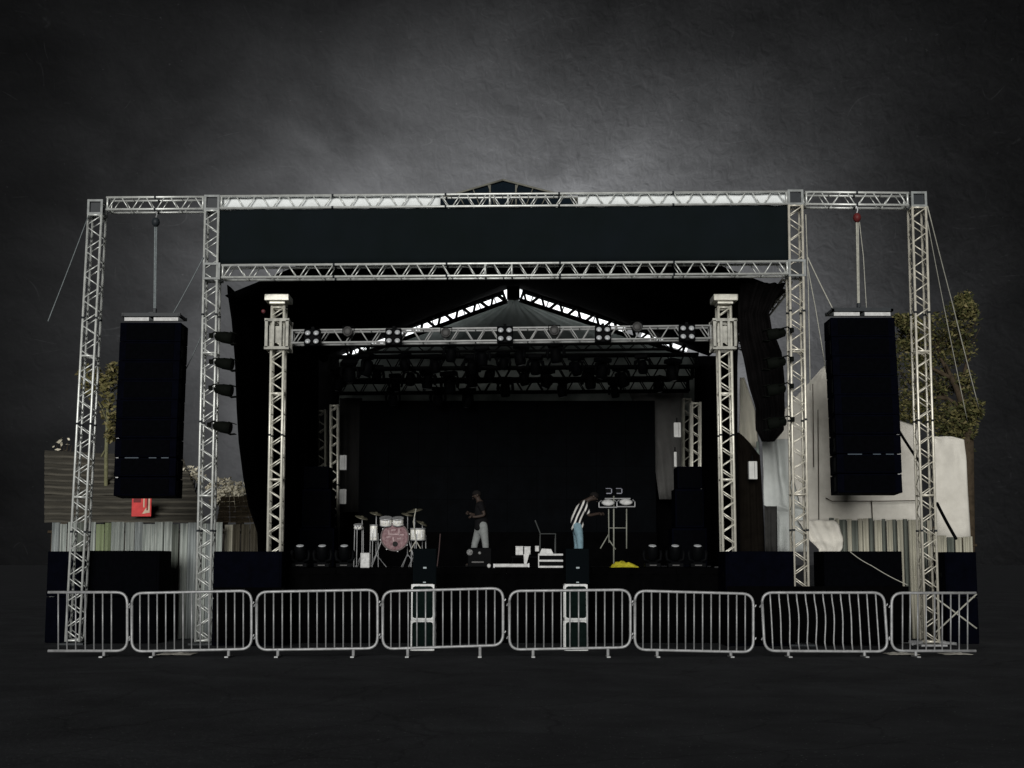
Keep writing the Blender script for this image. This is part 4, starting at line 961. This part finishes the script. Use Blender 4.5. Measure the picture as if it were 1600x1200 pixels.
# ------------------------------------------------------------------ things on the stage
ls = thing('lamp_stand', 'lamp stand with two square lamps above two bright bowl lamps', 'lamp stand', PX(963, 27.2, FZ), None)
Yl = 27.2
st_ = MB().path([PX(959, Yl, FZ+.02), P(959, 775, Yl)], .017, 8).path([P(951, 795, Yl), PX(951.5, Yl, FZ+.55)], .014, 6).path([P(979, 795, Yl), PX(979, Yl, FZ+.42)], .015, 6).path([P(951, 825, Yl), P(979, 825, Yl)], .012, 6)
st_.path([PX(951.5, Yl, FZ+.75), PX(938, Yl-.1, FZ+.42)], .014, 6).path([PX(951, Yl, FZ+.62), PX(962, Yl, FZ+.4)], .014, 6)
build('stand', st_, mat('stand_metal', (.22, .23, .20), .5), ls, smooth=True)
for px, py in ((950, 786.5), (978, 785.5)):
    o = P(px, py, Yl-.05)
    bw = build('bowl_lamp', MB().lathe(o+Vector((0, 0, -.05)), (0, -.35, 1), [(0, .05), (.02, .10), (.06, .15), (.09, .14), (.12, .09), (.14, .02)], 18), PLAST, ls, smooth=True)
    build('lamp_guard', MB().path([o+Vector((-.20, 0, -.09)), o+Vector((-.20, 0, .02)), o+Vector((-.15, -.05, .06))], .012, 6).path([o+Vector((.20, 0, -.09)), o+Vector((.20, 0, .02)), o+Vector((.15, -.05, .06))], .012, 6).path([o+Vector((-.2, -.04, -.09)), o+Vector((.2, -.04, -.09))], .014, 6), STEEL, bw)
for px, py in ((951, 768), (967, 768)):
    o = P(px, py, Yl-.02)
    sq = build('square_lamp', MB().box(o, (.17, .12, .15)), BLACKM, ls, bevel=.012)
    build('lamp_face', MB().box(o+Vector((0, -.063, -.045)), (.11, .006, .02)).box(o+Vector((.06, -.063, .01)), (.02, .006, .09)).box(o+Vector((-.01, -.063, .065)), (.12, .006, .012)), mat('dull_lens', (.20, .21, .26), .4), sq)
build('cross_bar', MB().path([P(945, 779, Yl), P(985, 779, Yl)], .014, 6), STEEL, ls)
# yellow cloth
c = PX(975, 25.6, FZ); rows = []
for i in range(9):
    r = []
    for j in range(17):
        u, v = j/16-.5, i/8-.5; e = max(0, 1-(abs(u)*2)**3)*max(0, 1-(abs(v)*2)**3)
        r.append(c+Vector((u*.56+.03*noise.noise((i*.6, j*.5, 3)), v*.34, .012+e*(.10+.10*noise.noise((u*5+9, v*5, 1))+.04*(-u)))))
    rows.append(r)
tag(build('yellow_cloth', MB().grid(rows), YELLOW, thick=.012), 'crumpled bright yellow cloth lying on the stage floor', 'cloth')
# white box with dark button
o = PX(570, 25.3, FZ); wb = thing('white_box', 'upright white box on the stage floor right of the left moving lights', 'box', o)
build('shell', MB().box(o+Vector((0, .1, .155)), (.19, .2, .31)), PLAST, wb, bevel=.012); build('knob', MB().lathe(o+Vector((0, -.0, .17)), (0, -1, 0), [(0, .02), (.01, .018)], 12), STEEL, wb); build('side_panel', MB().box(o+Vector((.102, .11, .155)), (.012, .15, .26)), mat('grey_plastic', (.25, .25, .25)), wb)
G10 = 'small pale boxes hung beside the rear towers'
for px, py, Y, lab in ((536.5, 723, 31, 'upper pale box hung right of the left rear tower'), (536, 776, 31, 'lower pale box hung right of the left rear tower'), (1058, 672, 31, 'pale box hung left of the right rear tower'), (1055, 718, 31, 'thin lower pale box left of the right rear tower'), (1176, 735, 25.7, 'pale box hung beside the tent pole right of the stage')):
    c = P(px, py, Y); w = .18 if px != 1055 else .07
    t = thing('hung_box', lab, 'box', c-Vector((0, 0, .2)), G10)
    m_ = mat('pale_box', (.55, .56, .55), .6, .15, 6) if Y < 30 or px > 900 else mat('greyer_box', (.36, .37, .37), .6, .2, 6)
    build('shell', MB().box(c, (w, .12, .38)), m_, t, bevel=.01); build('strap', MB().box(c+Vector((0, .03, .25)), (.03, .03, .14)), BLACKM, t); build('seam', MB().box(c+Vector((w*.18, -.061, 0)), (.008, .006, .34)), CAN, t)
# side fill loudspeakers
for px, lab in ((494, 'left'), (1078, 'right')):
    for k, (z0, h, w) in enumerate(((FZ, .95, .85), (FZ+.95, .95, .70), (FZ+1.9, .55, .60))):
        c = PX(px, 29.6, z0)
        t = thing('side_fill', '%s dark cabinet of the side loudspeaker stack at the %s of the stage' % (('lowest', 'middle', 'topmost')[k], lab), 'loudspeaker', c, 'side loudspeaker stacks')
        build('cabinet', MB().box(c+Vector((0, .35, h/2)), (w, .7, h-.012)), NAVY, t, bevel=.012); build('grille', MB().box(c+Vector((0, -.008, h/2)), (w*.9, .012, h*.88)), BLACKB, t)
# long white bar light, small ball, steps, white crates, chair, cables
a, b = PX(772, 25.2, FZ+.045), PX(826, 25.2, FZ+.055)
lb_ = thing('white_bar', 'long white bar lying on the stage floor at centre', 'bar', ((a.x+b.x)/2, 25.2, FZ)); build('tube', MB().box((a+b)/2, ((b-a).length, .07, .07)), PLAST, lb_, bevel=.012)
for q in (a, b): build('end_cap', MB().box(q, (.03, .08, .08)), STEEL, lb_)
o = PX(764, 25.2, FZ); tag(build('white_ball', MB().lathe(o, (0, 0, 1), [(0, .015), (.02, .035), (.045, .042), (.07, .034), (.085, .012)], 12), PLAST, smooth=True), 'small white knob on the stage floor left of the long white bar', 'ball')
o = PX(861, 25.3, FZ); sp_ = thing('white_rack', 'white rack of three shelves on the stage left of the striped person', 'rack', o)
for k in range(3): build('shelf', MB().box(o+Vector((.0, .15, .022+.125*k)), (.50, .3, .042)), PLAST, sp_, bevel=.006)
build('side', MB().box(o+Vector((-.255, .15, .15)), (.018, .3, .29)), PLAST, sp_)
build('infill', MB().box(o+Vector((0, .2, .085)), (.48, .2, .07)).box(o+Vector((0, .2, .21)), (.48, .2, .07)), BLACKM, sp_)
o2 = o+Vector((-.10, .1, .30)); tag(build('white_mixer', MB().prism([o2+Vector((-.12, 0, 0)), o2+Vector((.14, 0, 0)), o2+Vector((.10, 0, .08)), o2+Vector((-.08, 0, .09))], (0, .18, 0)), PLAST, bevel=.008), 'small pale box on top of the white shelf rack', 'box')
for px, py, w, h, lab in ((811.5, 861, .16, .17, 'left white crate beside the black chair'), (824, 861, .13, .16, 'right white crate beside the black chair'), (839, 858, .08, .1, 'small white carton between the crates and the shelf rack')):
    c = P(px, py, 25.8); t = thing('white_crate', lab, 'crate', Vector((c.x, 25.8, c.z-h/2)), 'white crates on the stage')
    build('shell', MB().box(c, (w, .14, h)), PLAST, t, bevel=.008); build('lid', MB().box(c+Vector((0, 0, h/2+.008)), (w*1.04, .15, .015)), PLAST, t)
tb_ = thing('low_table', 'low black table under the white crates', 'table', PX(820, 25.8, FZ)); zt = P(820, 870, 25.8).z
build('table_top', MB().box((PX(822, 25.8, FZ).x, 25.85, zt-.005), (.62, .34, .02)), BLACKM, tb_)
for sx in (-.28, .28):
    for sy in (-.13, .13): build('leg', MB().path([(PX(822, 25.8, FZ).x+sx, 25.85+sy, FZ), (PX(822, 25.8, FZ).x+sx, 25.85+sy, zt-.015)], .012, 6), BLACKM, tb_)
build('pale_cloth', MB().prism([P(818, 866, 25.6), P(828, 862, 25.6), P(822, 884, 25.6), P(819, 882, 25.6)], (0, .01, 0)), PLAST, tb_)
ch = thing('chair', 'black framed folding chair with a leaning back at stage centre', 'chair', PX(856, 26.6, FZ))
Yc = 26.6; FR = mat('chair_frame', (.045, .05, .05), .5)
build('seat', MB().box(P(856, 835, Yc)+Vector((0, .2, 0)), (.42, .40, .035)), BLACKM, ch, bevel=.01); build('seat_rim', MB().path([P(843.5, 834, Yc), P(868.5, 834, Yc)], .012, 6), FR, ch)
build('backrest', MB().path([P(844, 833, Yc), P(836.5, 814, Yc)], .015, 6).path([P(844, 833, Yc+.38), P(836.5, 814, Yc+.38)], .015, 6).path([P(836.5, 814, Yc), P(836.5, 814, Yc+.38)], .015, 6), FR, ch)
build('back_panel', MB().prism([P(841, 826, Yc), P(837, 815, Yc), P(837, 815, Yc+.37), P(841, 826, Yc+.37)], (.01, 0, 0)), BLACKM, ch)
for px in (844, 868):
    for dy in (0, .38): build('leg', MB().path([P(px, 834, Yc)+Vector((0, dy, 0)), Vector((PX(px, Yc, FZ).x, Yc+dy, FZ))], .011, 6), FR, ch)
# pedal board and small lamp in front of the left person
pd = thing('small_speaker', 'small dark monitor cluster with pale round faces at the feet of the left person', 'loudspeaker', PX(745, 26.4, FZ)); o = PX(745, 26.4, FZ)
build('case', MB().box(o+Vector((.06, .15, .22)), (.52, .3, .42)), BLACKM, pd, bevel=.015)
for px, py, r in ((734, 863, .07), (749.5, 864, .035)): build('round_face', MB().lathe(P(px, py, 26.38), (0, -1, .2), [(0, r), (.015, r*.85), (.02, r*.4)], 14), mat('dull_face', (.26, .27, .27), .5, .6, 30, c2=(.03, .03, .03)), pd)
build('label_strip', MB().box(o+Vector((.02, -.005, .12)), (.26, .006, .03)), mat('dull_print', (.2, .2, .2)), pd)
ms = thing('mic_stand', 'thin dark red microphone pole standing behind the left case stack', 'stand', PX(687, 25.6, FZ)); build('pole', MB().path([PX(683, 25.6, FZ+.02), P(686, 860, 25.6), P(688, 834, 25.6)], .012, 6), mat('pole_red_brown', (.055, .035, .035), .6), ms); build('base', MB().lathe(PX(683, 25.6, FZ), (0, 0, 1), [(0, .12), (.02, .11), (.03, .03)], 14), BLACKM, ms)
rl = P(412, 487, 25.0); tag(build('red_lamp', MB().lathe(rl, (0, -1, 0), [(0, .03), (.02, .045), (.06, .04), (.07, .02)], 12), mat('dull_red', (.10, .02, .025), .5), smooth=True), 'tiny dull red lamp at the top left of the left stage tower', 'lamp')
